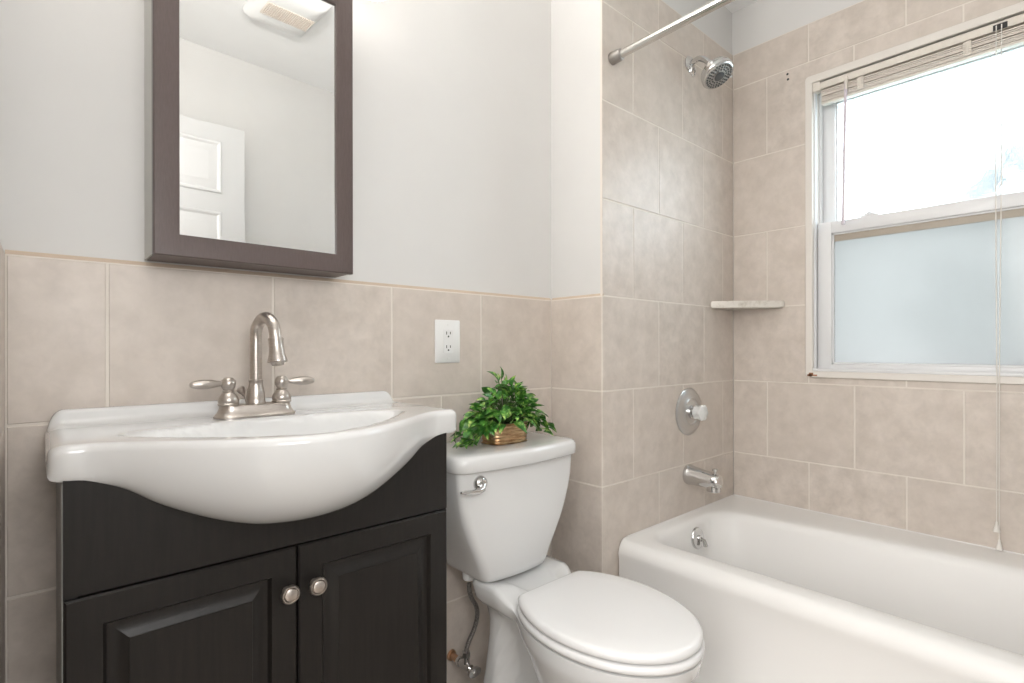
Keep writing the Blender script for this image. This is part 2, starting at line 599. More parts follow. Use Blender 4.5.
struct(obj('wall_hall', mb, M['paint'], None, (-1.42, 0, FL)))
mb = MB()
for y0, y1 in ((DY1, DY1 + 0.06), (DY0 - 0.06, DY0)):
    mb.box(XL - PA, XL + 0.006, y0, y1, FL, DZ + 0.06, 0.003)
mb.box(XL - PA, XL + 0.006, DY0, DY1, DZ, DZ + 0.06, 0.003)
struct(obj('trim_1', mb, M['doorpaint'], None, (XL, DY1, FL)))

# open door lying against the front wall (seen in the mirror)
DX0, DX1, DF, DT = -0.030, 0.805, -0.348, 1.014
mb = MB().box(DX0, DX1, DF - 0.038, DF, FL + 0.01, DT, 0.002)
pans = []
for a, b in ((0.717, 0.924), (-0.10, 0.607), (-0.86, -0.21)):
    pans += [(DX0 + 0.11, DX0 + 0.335, a, b), (DX1 - 0.335, DX1 - 0.11, a, b)]
dr = struct(obj('door_1', mb, M['doorpaint'], None, (DX0, DF, FL)), 'white six panel door standing open, seen in the mirror')
for (a, b, c, d) in pans:
    q = MB()
    def lp(i, yy):
        return [(a + i, DF + yy, c + i), (b - i, DF + yy, c + i), (b - i, DF + yy, d - i), (a + i, DF + yy, d - i)]
    q.loops([lp(-0.014, 0.0004), lp(-0.009, 0.009), lp(-0.002, 0.008), lp(0.006, 0.0006), lp(0.010, 0.0006), lp(0.040, 0.009), lp(0.041, 0.009)], True, False, True)
    obj('door_panel', q, M['doorpaint'], dr, smooth=25)
dr.rotation_euler = (0, 0, R(2.4))
obj('door_knob', MB().lathe([(0.0, 0), (0.03, 0), (0.03, 0.006), (0.011, 0.01), (0.011, 0.03), (0.026, 0.04), (0.027, 0.052), (0.015, 0.062), (0, 0.064)], (DX1 - 0.06, DF, -0.06), (0, 1, 0), 28), M['nickel'], dr)

# ------------------------------------------------------------------ window
wn = struct(bpy.data.objects.new('window_1', None), 'white double-hung window with frosted glass')
C.objects.link(wn)
wn.location = (XR, 0.42, H + WZ0)
XC = 2.176
# casing: flat trim with rounded outer corners
mb = MB()


def casing_loop(g, x, r):
    L = rrect(WY0 - g, WY1 + g, WZ0 - g * 0.92, WZ1 + g * 1.15, r, 0, 5, 4)
    return [(x, a, b) for a, b, _ in L]


mb.loops([casing_loop(0.025, XR + 0.002, 0.014), casing_loop(0.025, XC + 0.002, 0.014), casing_loop(0.023, XC, 0.012), casing_loop(0.002, XC, 0.001),
          casing_loop(0.0, XC + 0.002, 0.001), casing_loop(0.0, 2.33, 0.001)])
obj('casing', mb, M['trimpaint'], wn, smooth=30)
# jamb tracks, head and sill liner
mb = MB()
for s in (0, 1):
    y0 = WY1 if s else WY0
    q = -1 if s else 1
    def bx(xa, xb, d, mi=0):
        mb.box(xa, xb, min(y0, y0 + q * d), max(y0, y0 + q * d), WZ0, WZ1, 0.0008, 1, mi)
    bx(2.192, 2.210, 0.006)
    bx(2.247, 2.256, 0.010)
    bx(2.256, 2.264, 0.004, 1)
    bx(2.300, 2.33, 0.012)
mb.box(2.20, 2.33, WY0, WY1, WZ0, WZ0 + 0.008, 0.001, 1)
mb.box(2.247, 2.33, WY0, WY1, WZ1 - 0.012, WZ1, 0.001, 1)
mb.box(2.179, 2.196, WY0, WY1, WZ0, WZ0 + 0.010, 0.002, 2)
obj('jamb', mb, [M['vinyl'], M['cabside']], wn, smooth=30)


def sash(name, x0, x1, z0, z1, st, top, bot, glass, gx):
    fr = MB()
    y0, y1 = WY0 + 0.004, WY1 - 0.004
    fr.box(x0, x1, y0, y0 + st, z0, z1, 0.002)
    fr.box(x0, x1, y1 - st, y1, z0, z1, 0.002)
    fr.box(x0 + 0.0005, x1, y0 + st - 0.002, y1 - st + 0.002, z1 - top, z1 - 0.0005, 0.002)
    fr.box(x0 + 0.0005, x1, y0 + st - 0.002, y1 - st + 0.002, z0 + 0.0005, z0 + bot, 0.002)
    # glazing bead
    b0, b1, c0, c1 = y0 + st, y1 - st, z0 + bot, z1 - top
    for (a, b_, c, d) in ((b0, b0 + 0.006, c0, c1), (b1 - 0.006, b1, c0, c1), (b0, b1, c0, c0 + 0.007), (b0, b1, c1 - 0.006, c1)):
        fr.box(gx - 0.007, gx + 0.007, a, b_, c, d, 0.001, 1)
    f = obj(name, fr, M['vinyl'], wn, smooth=30)
    obj('glass', MB().box(gx - 0.002, gx + 0.002, b0 + 0.002, b1 - 0.002, c0 + 0.002, c1 - 0.002), glass, f, smooth=0)
    return f


sl = sash('lower_sash', 2.218, 2.246, WZ0 + 0.008, 0.474, 0.047, 0.044, 0.018, M['glass_low'], 2.234)
su = sash('upper_sash', 2.262, 2.290, 0.430, WZ1 - 0.012, 0.047, 0.05, 0.044, M['glass_up'], 2.278)
obj('glazing_strip', MB().box(2.2315, 2.2355, WY0 + 0.05, WY1 - 0.05, 0.400, 0.431, 0.001), M['strip'], sl)
mb = MB().box(2.222, 2.246, 0.545, 0.600, 0.474, 0.480, 0.002).box(2.228, 2.240, 0.556, 0.590, 0.480, 0.487, 0.003)
mb.lathe([(0, 0), (0.008, 0), (0.008, 0.01), (0, 0.012)], (2.233, 0.575, 0.480), (0, 0, 1), 16)
obj('sash_lock', mb, M['vinyl'], sl)
mb = MB()
random.seed(3)
for k in range(9):
    a = random.uniform(0, 1)
    mb.box(XC - 0.0006, XC + 0.0003, 0.738 + random.uniform(-0.012, 0.018), 0.744 + random.uniform(-0.004, 0.020), -0.106 + 0.01 * a, -0.101 + 0.012 * a)
q = lab(obj('rust_mark', mb, M['rust'], wn, smooth=0), 'rusty stain at the lower left corner')

# ------------------------------------------------------------------ window blind, raised
bl = thing('window_blind', 'cream mini blind pulled up into a thin stack at the window head', 'blind', (2.20, 0.42, 0.99))
bx0, bx1 = 2.180, 2.210
by0, by1 = WY0 + 0.012, 0.718
mb = MB()
mb.box(bx0, bx0 + 0.0025, by0, by1, 0.964, 0.990, 0.0008, 1)
mb.box(bx1 - 0.0025, bx1, by0, by1, 0.964, 0.990, 0.0008, 1)
mb.box(bx0, bx1, by0, by1, 0.964, 0.9665, 0.0008, 1)
obj('headrail', mb, M['rail'], bl)
for y0 in (by1 - 0.002, WY0 + 0.001):
    obj('bracket', MB().box(bx0 - 0.003, bx1 + 0.004, y0, y0 + 0.026 if y0 > 0.5 else y0 + 0.012, 0.962, 0.995, 0.0015), M['rail'], bl)
mb = MB()
random.seed(5)
nsl = 7
for k in range(nsl):
    z = 0.9590 - k * 0.0060
    dx = random.uniform(-0.003, 0.002)
    prof = [(-0.0125, 0.0), (-0.006, 0.0012), (0.0, 0.0017), (0.006, 0.0012), (0.0125, 0.0)]
    L = []
    sag = random.uniform(-0.0006, 0.0006)
    for yy, sg in ((by0 + 0.004, 0), ((by0 + by1) / 2, sag), (by1 - 0.004, 0)):
        L.append([(2.196 + dx + a, yy, z + c + sg) for a, c in prof] + [(2.196 + dx + a, yy, z + c - 0.0036 + sg) for a, c in prof[::-1]])
    mb.loops(L, True, True, True)
obj('slat_stack', mb, M['blind'], bl, smooth=30)
obj('bottom_rail', MB().box(2.184, 2.209, by0 + 0.003, by1 - 0.003, 0.908, 0.9185, 0.003), M['rail'], bl)
for y in (0.587, 0.296):
    mb = MB()
    mb.box(2.1790, 2.1815, y - 0.010, y + 0.010, 0.918, 0.963, 0.0005, 1)
    for k in range(7):
        mb.box(2.177, 2.1805, y - 0.011, y - 0.003, 0.921 + 0.006 * k, 0.9235 + 0.006 * k, 0.0008, 1)
        mb.box(2.177, 2.1805, y + 0.002, y + 0.011, 0.923 + 0.006 * k, 0.9255 + 0.006 * k, 0.0008, 1)
    obj('ladder_tape', mb, M['rail'], bl)
mb = MB()
mb.tube([(2.172, 0.629, 0.968), (2.172, 0.630, 0.93), (2.172, 0.633, 0.80), (2.172, 0.636, 0.66), (2.173, 0.639, 0.447)], [0.0046, 0.0050, 0.0050, 0.0050, 0.0056], 6)
wd = lab(obj('tilt_wand', mb, M['wand'], bl, smooth=20), 'thin translucent tilt wand')
obj('wand_hook', MB().box(2.168, 2.182, 0.624, 0.634, 0.952, 0.978, 0.002).tube([(2.172, 0.629, 0.965), (2.172, 0.629, 0.93)], 0.005, 8), M['rail'], bl)
for i, (dy, zb) in enumerate(((0.006, -0.530), (-0.006, -0.583))):
    mb = MB()
    pts = []
    for k in range(12):
        t = k / 11
        z = 0.975 + (zb - 0.975) * t
        pts.append((2.168 - 0.004 * math.sin(PI * t), 0.221 + dy * (1 - 0.5 * t) - (0.003 if i else -0.003) * math.sin(PI * t * 2) * 0.4 + (0.004 * t), z))
    mb.tube(pts, 0.0014, 6)
    cd = obj('pull_cord', mb, M['cord'], bl)
    e = pts[-1]
    obj('tassel', MB().lathe([(0.0, 0.006), (0.003, 0.005), (0.0035, -0.002), (0.0085, -0.022), (0.0088, -0.025), (0.0, -0.025)], e, (0, 0, 1), 18), M['cord'], cd)
mb = MB().box(2.1792, 2.182, 0.203, 0.236, 0.966, 0.984, 0.0008, 1)
obj('cord_lock', mb, M['slot'], bl)

# ------------------------------------------------------------------ outside
mb = MB().box(2.6, 30, -16, 18, -2.3, -2.2)
struct(obj('ground_outside', mb, M['lawn'], None, (8, 0, -2.2)))
random.seed(11)


def shrub(cx, cy, rx, ry, z0, z1, name, label, cat):
    t = thing(name, label, cat, (cx, cy, z0))
    fo = MB()
    r1 = random.Random(7)
    for k in range(260):
        a, u = r1.uniform(0, 2 * PI), r1.uniform(-1, 1)
        rr = math.sqrt(max(0, 1 - u * u)) * r1.uniform(0.75, 1.05)
        px, py, pz = cx + rx * rr * math.cos(a), cy + ry * rr * math.sin(a), (z0 + 0.6 + z1) / 2 + u * (z1 - z0 - 0.6) / 2
        s_ = r1.uniform(0.12, 0.28)
        fo.sphere((px, py, pz), s_, 4, 0, (1, 1, 0.7))
    obj('foliage', fo, M['hedge'], t)
    obj('trunk', MB().tube([(cx, cy, z0), (cx + 0.03, cy, z0 + 0.6), (cx, cy + 0.04, (z0 + z1) / 2)], [0.1, 0.08, 0.05], 10), M['stem'], t)
    return t


shrub(7.6, -0.1, 0.9, 1.5, -2.2, 2.65, 'garden_tree', 'pale green garden tree blurred behind the window, at its right side', 'tree')

# ------------------------------------------------------------------ bathtub
TX0, TX1, TY0, TY1, TZ = 1.386, XR - 0.001, YF + 0.001, YS - 0.001, -0.612
tb = thing('bathtub', 'white enamelled alcove bathtub under the frosted window', 'bathtub', ((TX0 + TX1) / 2, (TY0 + TY1) / 2, FL))
mb = MB()
KK, MM = 8, 14


def tl(i0, i1, j0, j1, r, z, taper=0.0):
    L = rrect(TX0 + i0, TX1 - i1, TY0 + j0, TY1 - j1, r, z, KK, MM)
    out = []
    for x, y, zz in L:
        fx = (x - (TX0 + i0)) / (TX1 - i1 - TX0 - i0)
        fy = min(1, max(0, (y + 0.35) / 1.35))
        out.append((x - taper * fy * sstep(fx), y, zz))
    return out


Ls = [tl(0.000, 0.0, 0.0, 0.0, 0.004, FL), tl(-0.012, 0.0, 0.0, 0.0, 0.004, FL), tl(-0.012, 0.0, 0.0, 0.0, 0.006, FL + 0.085), tl(-0.008, 0.0, 0, 0, 0.006, FL + 0.092),
      tl(0.004, 0.0, 0.0, 0.0, 0.006, FL + 0.102), tl(0.006, 0.0, 0, 0, 0.008, -0.70), tl(0.003, 0.0, 0, 0, 0.010, -0.668), tl(0.0, 0, 0, 0, 0.012, -0.655)]
rr = 0.032
for k in range(1, 8):
    a = k / 7 * PI / 2
    Ls.append(tl(rr * (1 - math.cos(a)), 0.0015 * math.sin(a), 0.0015 * math.sin(a), 0.0012 * math.sin(a), 0.012, -0.655 + (TZ + 0.655) * math.sin(a)))
Ls.append(tl(0.064, 0.05, 0.05, 0.024, 0.03, TZ - 0.0003, 0.14))
# inner edge roll and basin
ins = [(0.082, 0.072, 0.080, 0.042, 0.070, TZ - 0.001), (0.090, 0.081, 0.088, 0.049, 0.078, TZ - 0.0045), (0.096, 0.088, 0.096, 0.055, 0.085, TZ - 0.012), (0.101, 0.094, 0.104, 0.060, 0.09, TZ - 0.028),
       (0.112, 0.108, 0.13, 0.068, 0.10, TZ - 0.09), (0.128, 0.125, 0.17, 0.080, 0.11, TZ - 0.18), (0.145, 0.145, 0.21, 0.095, 0.12, TZ - 0.26), (0.165, 0.170, 0.25, 0.115, 0.13, TZ - 0.305),
       (0.20, 0.205, 0.30, 0.15, 0.13, TZ - 0.332), (0.25, 0.255, 0.36, 0.21, 0.11, TZ - 0.342), (0.36, 0.36, 0.60, 0.45, 0.03, TZ - 0.346)]
for a, b_, c, d, r, z in ins:
    Ls.append(tl(a, b_, c, d, r, z, 0.16))
mb.loops(Ls, True, False, True)
obj('tub_shell', mb, M['tub'], tb, smooth=60)
# caulk bead along the walls
mb = MB()
mb.tube([(TX0 + 0.05, TY1 - 0.003, TZ), (TX1 - 0.004, TY1 - 0.003, TZ), (TX1 - 0.003, TY1 - 0.004, TZ), (TX1 - 0.003, 0.0, TZ), (TX1 - 0.003, TY0 + 0.01, TZ)], 0.0028, 8)
obj('caulk_bead', mb, M['tub'], tb)
# overflow plate on the inner end wall
oc = Vector((1.765, 0.985, -0.677))
ax = Vector((0, -1, 0.16)).normalized()
ov = obj('overflow_plate', MB().lathe([(0.0, -0.01), (0.037, -0.01), (0.038, 0.003), (0.035, 0.008), (0.020, 0.011), (0.0, 0.012)], oc, ax, 32), M['chrome'], tb)
mb = MB().lathe([(0.0, 0.010), (0.011, 0.010), (0.011, 0.018), (0.0, 0.021)], oc, ax, 18)
mb.tube([oc + ax * 0.018, oc + ax * 0.026 + Vector((0.006, 0, -0.008)), oc + ax * 0.03 + Vector((0.010, 0, -0.030))], [0.005, 0.006, 0.008], 10)
obj('trip_lever', mb, M['chrome'], ov)
obj('drain', MB().lathe([(0.0, 0), (0.032, 0), (0.033, 0.002), (0.028, 0.004), (0.02, 0.002), (0.0, 0.002)], (1.76, 0.78, TZ - 0.344), (0, 0, 1), 28), M['chrome'], tb)

# ------------------------------------------------------------------ tub and shower fittings on the shower wall
sv = thing('shower_valve', 'round chrome shower valve with a clear knob, above the tub spout', 'valve', (1.822, YS, -0.235))
vc = (1.822, YS - 0.0005, -0.235)
obj('escutcheon', MB().lathe([(0.0, 0.0), (0.0875, 0.0), (0.0885, 0.003), (0.085, 0.007), (0.070, 0.010), (0.052, 0.012), (0.048, 0.016), (0.044, 0.013), (0.030, 0.014), (0.0, 0.014)], vc, (0, -1, 0), 48), M['dullchrome'], sv)
obj('valve_collar', MB().lathe([(0.0, 0.013), (0.026, 0.013), (0.026, 0.022), (0.019, 0.024), (0.019, 0.034), (0.013, 0.036), (0.013, 0.042), (0, 0.042)], vc, (0, -1, 0), 32), M['chrome'], sv)
mb = MB()
n = 40
prof = [(0.012, 0.028), (0.023, 0.030), (0.0255, 0.038), (0.023, 0.046), (0.028, 0.053), (0.029, 0.061), (0.022, 0.067), (0.001, 0.069)]
L = []
for r, h in prof:
    L.append([(vc[0] + r * (1 + 0.07 * math.cos(6 * 2 * PI * k / n) * (r > 0.015)) * math.cos(2 * PI * k / n), vc[1] - h, vc[2] + r * (1 + 0.07 * math.cos(6 * 2 * PI * k / n) * (r > 0.015)) * math.sin(2 * PI * k / n)) for k in range(n)])
mb.loops(L, True, True, True)
obj('acrylic_knob', mb, M['crystal'], sv, smooth=50)

sp = thing('tub_spout', 'chrome tub spout with a diverter pin, below the shower valve', 'spout', (1.818, YS, -0.468))
mb = MB()
L = []
for y, r, cz, sq in ((0.0005, 0.036, 0, 1), (0.008, 0.038, 0, 1), (0.014, 0.036, -0.001, 1), (0.04, 0.034, -0.003, 0.98), (0.08, 0.031, -0.006, 0.96), (0.10, 0.0295, -0.008, 0.95), (0.118, 0.0285, -0.009, 0.95), (0.126, 0.025, -0.010, 0.95), (0.129, 0.012, -0.010, 1)):
    L.append([(1.818 + r * math.cos(2 * PI * k / 28), YS - y, -0.468 + cz + r * sq * math.sin(2 * PI * k / 28)) for k in range(28)])
mb.loops(L, True, True, True)
mb.lathe([(0.0, 0.0), (0.025, 0.0), (0.025, -0.026), (0.021, -0.028), (0.018, -0.02), (0.0, -0.02)], (1.818, YS - 0.103, -0.486), (0, 0, 1), 24)
so = obj('spout_body', mb, M['chrome'], sp)
obj('diverter_pin', MB().lathe([(0, 0), (0.005, 0), (0.005, 0.012), (0.009, 0.013), (0.009, 0.020), (0.004, 0.022), (0, 0.022)], (1.818, YS - 0.108, -0.452), (0, 0, 1), 16), M['chrome'], sp)

sh = thing('showerhead', 'round chrome shower head on a short bent arm', 'shower head', (1.83, YS, 1.066))
obj('flange', MB().lathe([(0.0, 0.0), (0.030, 0.0), (0.030, 0.004), (0.022, 0.012), (0.012, 0.015), (0, 0.015)], (1.832, YS - 0.0005, 1.066), (0, -1, 0), 28), M['chrome'], sh)
arm = []
for k in range(15):
    t = k / 14
    arm.append((1.832 - 0.004 * t, YS - 0.006 - 0.084 * t, 1.066 + 0.010 * math.sin(PI * t * 0.6) - 0.046 * max(0, t - 0.35) ** 1.5 / 0.65 ** 1.5))
obj('shower_arm', MB().tube(arm, 0.0105, 16), M['chrome'], sh)
mb = MB()
rp = []
for k in range(15):
    a = R(-150 + 300 * k / 14)
    rp.append((1.833 + 0.014 * math.sin(a), YS - 0.016, 1.036 - 0.018 * math.cos(a)))
mb.tube(rp, 0.0032, 8)
obj('hanging_ring', mb, M['chrome'], sh)
ha = Vector((-0.06, -0.50, -0.86)).normalized()
hc = Vector(arm[-1])
obj('swivel_nut', MB().lathe([(0, -0.008), (0.014, -0.006), (0.017, 0.002), (0.017, 0.014), (0.013, 0.02), (0, 0.02)], hc, ha, 20), M['white'], sh)
hd = obj('head_body', MB().lathe([(0.0, 0.014), (0.018, 0.015), (0.028, 0.019), (0.046, 0.026), (0.053, 0.031), (0.0545, 0.034), (0.0520, 0.0365), (0.0545, 0.039), (0.0570, 0.042), (0.0545, 0.0445), (0.0580, 0.047), (0.0585, 0.055), (0.0560, 0.060), (0.0520, 0.062), (0.0, 0.062)], hc, ha, 48), M['chrome'], sh)
mb = MB().lathe([(0.0, 0.0621), (0.050, 0.0621), (0.0495, 0.0640), (0.0, 0.0655)], hc, ha, 40)
obj('spray_face', mb, M['dullcap'], hd)
mb = MB()
e1 = ha.orthogonal().normalized()
e2 = ha.cross(e1)
for rad, cnt, rb in ((0.044, 26, 0.0036), (0.035, 20, 0.0034), (0.026, 14, 0.0034)):
    for k in range(cnt):
        a = 2 * PI * k / cnt
        p = hc + ha * 0.0640 + (e1 * math.cos(a) + e2 * math.sin(a)) * rad
        mb.lathe([(0.0, 0.0), (rb, 0.0), (rb * 0.7, 0.003), (0, 0.0032)], p, ha, 8)
mb.lathe([(0.014, 0.0650), (0.018, 0.0672), (0.013, 0.0690), (0.0, 0.0686)], hc, ha, 24)
obj('nozzles', mb, M['darkmetal'], hd)
p = hc + ha * 0.050
obj('spray_lever', MB().tube([p + Vector((0.054, -0.01, 0.005)), p + Vector((0.076, -0.016, 0.010))], [0.005, 0.004], 8), M['white'], hd)

# curtain rod
rd = thing('shower_curtain_rod', 'straight satin steel shower curtain rod above the tub edge', 'curtain rod', (1.371, 0.29, 0.919))
obj('rod', MB().tube([(1.364, YS - 0.002, 0.919), (1.376, 0.43, 0.937)], 0.0125, 24), M['satin'], rd)
obj('rod', MB().tube([(1.375, 0.45, 0.936), (1.395, YF + 0.002, 0.965)], 0.0108, 24), M['satin'], rd)
for yy, s, rx, rz in ((YS - 0.0006, -1, 1.364, 0.919), (YF + 0.0006, 1, 1.395, 0.965)):
    obj('end_cap', MB().lathe([(0, 0), (0.0185, 0), (0.0195, 0.004), (0.0185, 0.03), (0.0165, 0.038), (0.0135, 0.040), (0, 0.040)], (rx, yy, rz), (0, s, 0), 28), M['dullcap'], rd)

# corner shelf
mb = MB()
poly = [(XR - 0.0005, YS - 0.0005), (1.988, YS - 0.0005), (1.990, YS - 0.012)]
for k in range(9):
    t = (k + 0.5) / 9
    x, y = 1.990 + (2.172 - 1.990) * t, (YS - 0.012) + (0.846 - (YS - 0.012)) * t
    b_ = 0.010 * math.sin(PI * t)
    poly.append((x - b_ * 0.7, y - b_ * 0.7))
poly += [(2.172, 0.846), (XR - 0.0005, 0.844)]
mb.prism(poly, lambda u, v, d: (u, v, d), 0.160, 0.187)
bmesh.ops.bevel(mb.bm, geom=[e for e in mb.bm.edges], offset=0.004, segments=2, affect='EDGES', clamp_overlap=True)
tag(obj('corner_shelf', mb, M['marble'], None, (2.15, 1.0, 0.158), smooth=30), 'small cream stone corner shelf set in the shower tiles', 'shelf')

# ------------------------------------------------------------------ toilet
CX, TC = 0.992, 0.970
to = thing('toilet', 'white two piece toilet with its lid closed', 'toilet', (0.985, 0.95, FL))


def bowl_loop(z, a, b, yc, d, yb, core, n=96, lift=0.0):
    yf = yc - b
    pts = []
    for k in range(n):
        ang = 2 * PI * k / n
        y = yf + (yb - yf) * (1 - math.cos(ang)) / 2
        E = a * math.sqrt(max(0, 1 - ((y - yc) / b) ** 2)) if y < yc + b else 0
        endr = max(0.0, 1 - max(0, (y - (yb - 0.05)) / 0.05) ** 3) ** 0.5 if y > yb - 0.05 else 1
        D = d * (sstep((y - (yc + b * 0.35)) / 0.16) if z > -0.70 else sstep((y - 1.052) / 0.03)) * max(endr, 0)
        K = core * sstep((y - yf) / 0.12) * max(endr, 0)
        wd_ = (E ** 6 + D ** 6 + K ** 6) ** (1 / 6)
        zz = z + lift * sstep((y - 0.965) / 0.07)
        pts.append((CX + math.copysign(wd_, math.sin(ang)) if 0 < k < n and k != n // 2 else CX, y, zz))
    return pts


lv = [(FL, 0.112, 0.185, 0.860, 0.108, 1.185, 0.09), (FL + 0.012, 0.110, 0.183, 0.860, 0.106, 1.185, 0.088), (FL + 0.03, 0.098, 0.170, 0.860, 0.094, 1.175, 0.070), (-0.93, 0.096, 0.130, 0.820, 0.092, 1.165, 0.026),
      (-0.87, 0.104, 0.128, 0.808, 0.086, 1.155, 0.025), (-0.82, 0.120, 0.150, 0.810, 0.083, 1.15, 0.028), (-0.77, 0.140, 0.170, 0.800, 0.080, 1.145, 0.034), (-0.72, 0.157, 0.196, 0.795, 0.083, 1.14, 0.05),
      (-0.692, 0.167, 0.213, 0.791, 0.092, 1.14, 0.07), (-0.680, 0.171, 0.222, 0.790, 0.112, 1.145, 0.08), (-0.672, 0.1715, 0.2265, 0.789, 0.124, 1.15, 0.09), (-0.652, 0.1725, 0.2300, 0.789, 0.129, 1.155, 0.10),
      (-0.645, 0.172, 0.231, 0.789, 0.125, 1.15, 0.10), (-0.644, 0.160, 0.218, 0.789, 0.110, 1.14, 0.09), (-0.644, 0.10, 0.14, 0.789, 0.07, 1.10, 0.05), (-0.644, 0.02, 0.03, 0.80, 0.01, 0.9, 0.01)]
mb = MB()
lifts = [0] * 8 + [0.006, 0.012, 0.020, 0.034, 0.038, 0.038, 0.034, 0.0]
mb.loops([bowl_loop(*q, lift=l) for q, l in zip(lv, lifts)], True, True, True)
obj('bowl', mb, M['porc'], to, smooth=70)


def egg(a, b, yc, yb, z, n=80, rc=0.018, dome=0.0):
    pts = []
    for k in range(n):
        ang = 2 * PI * k / n
        x, y = a * math.sin(ang), yc - b * math.cos(ang)
        if y > yb:
            # flatten the back with a soft corner
            y = yb + (y - yb) * 0.02
        pts.append((CX + x, y, z))
    return pts


sb = 0.966
mb = MB()
mb.loops([egg(0.10, 0.15, 0.789, sb - 0.06, -0.6415), egg(0.169, 0.227, 0.789, sb - 0.004, -0.6415), egg(0.1745, 0.233, 0.789, sb - 0.002, -0.639), egg(0.176, 0.2345, 0.789, sb, -0.633), egg(0.1745, 0.233, 0.789, sb, -0.6255),
          egg(0.169, 0.227, 0.789, sb - 0.003, -0.6235), egg(0.10, 0.15, 0.789, sb - 0.06, -0.6235)], True, True, True)
obj('seat', mb, M['seat'], to, smooth=70)
mb = MB()
mb.loops([egg(0.10, 0.15, 0.789, sb - 0.06, -0.6205), egg(0.167, 0.225, 0.789, sb - 0.006, -0.6205), egg(0.1718, 0.2298, 0.789, sb - 0.001, -0.618), egg(0.1733, 0.2312, 0.789, sb, -0.612), egg(0.1718, 0.2298, 0.789, sb - 0.001, -0.605), egg(0.167, 0.225, 0.789, sb - 0.004, -0.6015),
          egg(0.160, 0.217, 0.789, sb - 0.010, -0.5997), egg(0.12, 0.165, 0.789, sb - 0.04, -0.5985), egg(0.06, 0.08, 0.789, sb - 0.08, -0.5978), egg(0.01, 0.01, 0.789, sb - 0.1, -0.5975)], True, True, True)
obj('lid', mb, M['seat'], to, smooth=70)
for dx in (-0.062, 0.062):
    obj('hinge', MB().box(CX + dx - 0.018, CX + dx + 0.018, sb - 0.006, sb + 0.022, -0.640, -0.6215, 0.005, 3), M['seat'], to)

# tank
mb = MB()
L = []
tk = [(-0.604, 0.095, 1.085, 1.235, 0.02), (-0.604, 0.108, 1.070, 1.245, 0.022), (-0.600, 0.113, 1.064, 1.247, 0.022), (-0.585, 0.118, 1.060, 1.248, 0.022), (-0.555, 0.130, 1.057, 1.248, 0.022), (-0.52, 0.147, 1.054, 1.249, 0.021), (-0.48, 0.166, 1.051, 1.25, 0.020),
      (-0.44, 0.182, 1.049, 1.25, 0.020), (-0.40, 0.194, 1.048, 1.25, 0.019), (-0.36, 0.202, 1.047, 1.25, 0.018), (-0.32, 0.206, 1.047, 1.25, 0.018), (-0.302, 0.207, 1.047, 1.25, 0.018), (-0.302, 0.15, 1.09, 1.21, 0.02)]


def bow(L, amt, hw):
    out = []
    for x, y, z in L:
        f = max(0, 1 - ((x - TC) / hw) ** 2)
        out.append((x, y - amt * f * sstep((1.20 - y) / 0.12), z))
    return out


for z, hw, y0, y1, r in tk:
    L.append(bow(rrect(TC - hw, TC + hw, y0, y1, r, z, 6, 10), 0.012, hw))
mb.loops(L, True, True, True)
tank = obj('tank', mb, M['porc'], to, smooth=60)
mb = MB()
L = []
for z, g, r in ((-0.3035, -0.014, 0.03), (-0.3035, 0.0, 0.035), (-0.300, 0.004, 0.037), (-0.284, 0.005, 0.038), (-0.272, 0.004, 0.038), (-0.2655, 0.0, 0.036), (-0.2625, -0.007, 0.034), (-0.2612, -0.03, 0.03), (-0.2606, -0.09, 0.01)):
    hw = 0.217 + g
    L.append(bow(rrect(TC - hw, TC + hw, 1.038 - g, 1.254 + min(g, 0), r, z, 6, 10), 0.022, hw))
mb.loops(L, True, True, True)
obj('tank_lid', mb, M['porc'], to, smooth=60)
hb = (0.823, 1.046, -0.333)
hn = lab(obj('flush_handle', MB().lathe([(0, 0), (0.0195, 0), (0.0195, 0.006), (0.017, 0.013), (0.010, 0.018), (0, 0.0195)], hb, (0, -1, 0), 28), M['chrome'], to), 'chrome flush handle')
mb = MB().tube([(0.826, 1.030, -0.335), (0.818, 1.024, -0.343), (0.800, 1.020, -0.346), (0.780, 1.019, -0.345), (0.762, 1.020, -0.342), (0.750, 1.021, -0.340)], [0.007, 0.0078, 0.0070, 0.0062, 0.0052, 0.003], 14)
obj('lever', mb, M['chrome'], hn)

# water supply
wsu = thing('water_supply', 'braided supply hose and shutoff valve on the wall beside the toilet', 'valve', (0.897, YB, -0.886))
obj('pipe_stub', MB().tube([(0.897, YB - 0.0005, -0.885), (0.897, 1.225, -0.886)], 0.0095, 16).lathe([(0.010, 0), (0.016, 0), (0.015, 0.004), (0.010, 0.006)], (0.897, YB - 0.0005, -0.885), (0, -1, 0), 20), M['copper'], wsu)
mb = MB().tube([(0.897, 1.234, -0.886), (0.897, 1.225, -0.886), (0.897, 1.224, -0.886), (0.897, 1.212, -0.886), (0.897, 1.211, -0.886), (0.897, 1.178, -0.886)], [0.013, 0.013, 0.0105, 0.0105, 0.0115, 0.0115], 16)
mb.tube([(0.897, 1.198, -0.886), (0.897, 1.198, -0.859)], 0.0095, 14)
mb.lathe([(0, 0), (0.012, 0), (0.012, 0.014), (0.009, 0.016), (0, 0.016)], (0.897, 1.198, -0.859), (0, 0, 1), 6)
vb = obj('shutoff_body', mb, M['chrome'], wsu)
mb = MB()
L = []
for h, r in ((0.0, 0.006), (0.012, 0.006), (0.013, 0.018), (0.021, 0.018), (0.022, 0.008), (0.024, 0.006)):
    L.append([(0.897 + r * (1.15 if abs(r - 0.018) < 1e-6 else 1) * math.cos(2 * PI * k / 24), 1.178 - h, -0.886 + r * (0.72 if abs(r - 0.018) < 1e-6 else 1) * math.sin(2 * PI * k / 24)) for k in range(24)])
mb.loops(L, True, True, True)
obj('oval_handle', mb, M['chrome'], vb)
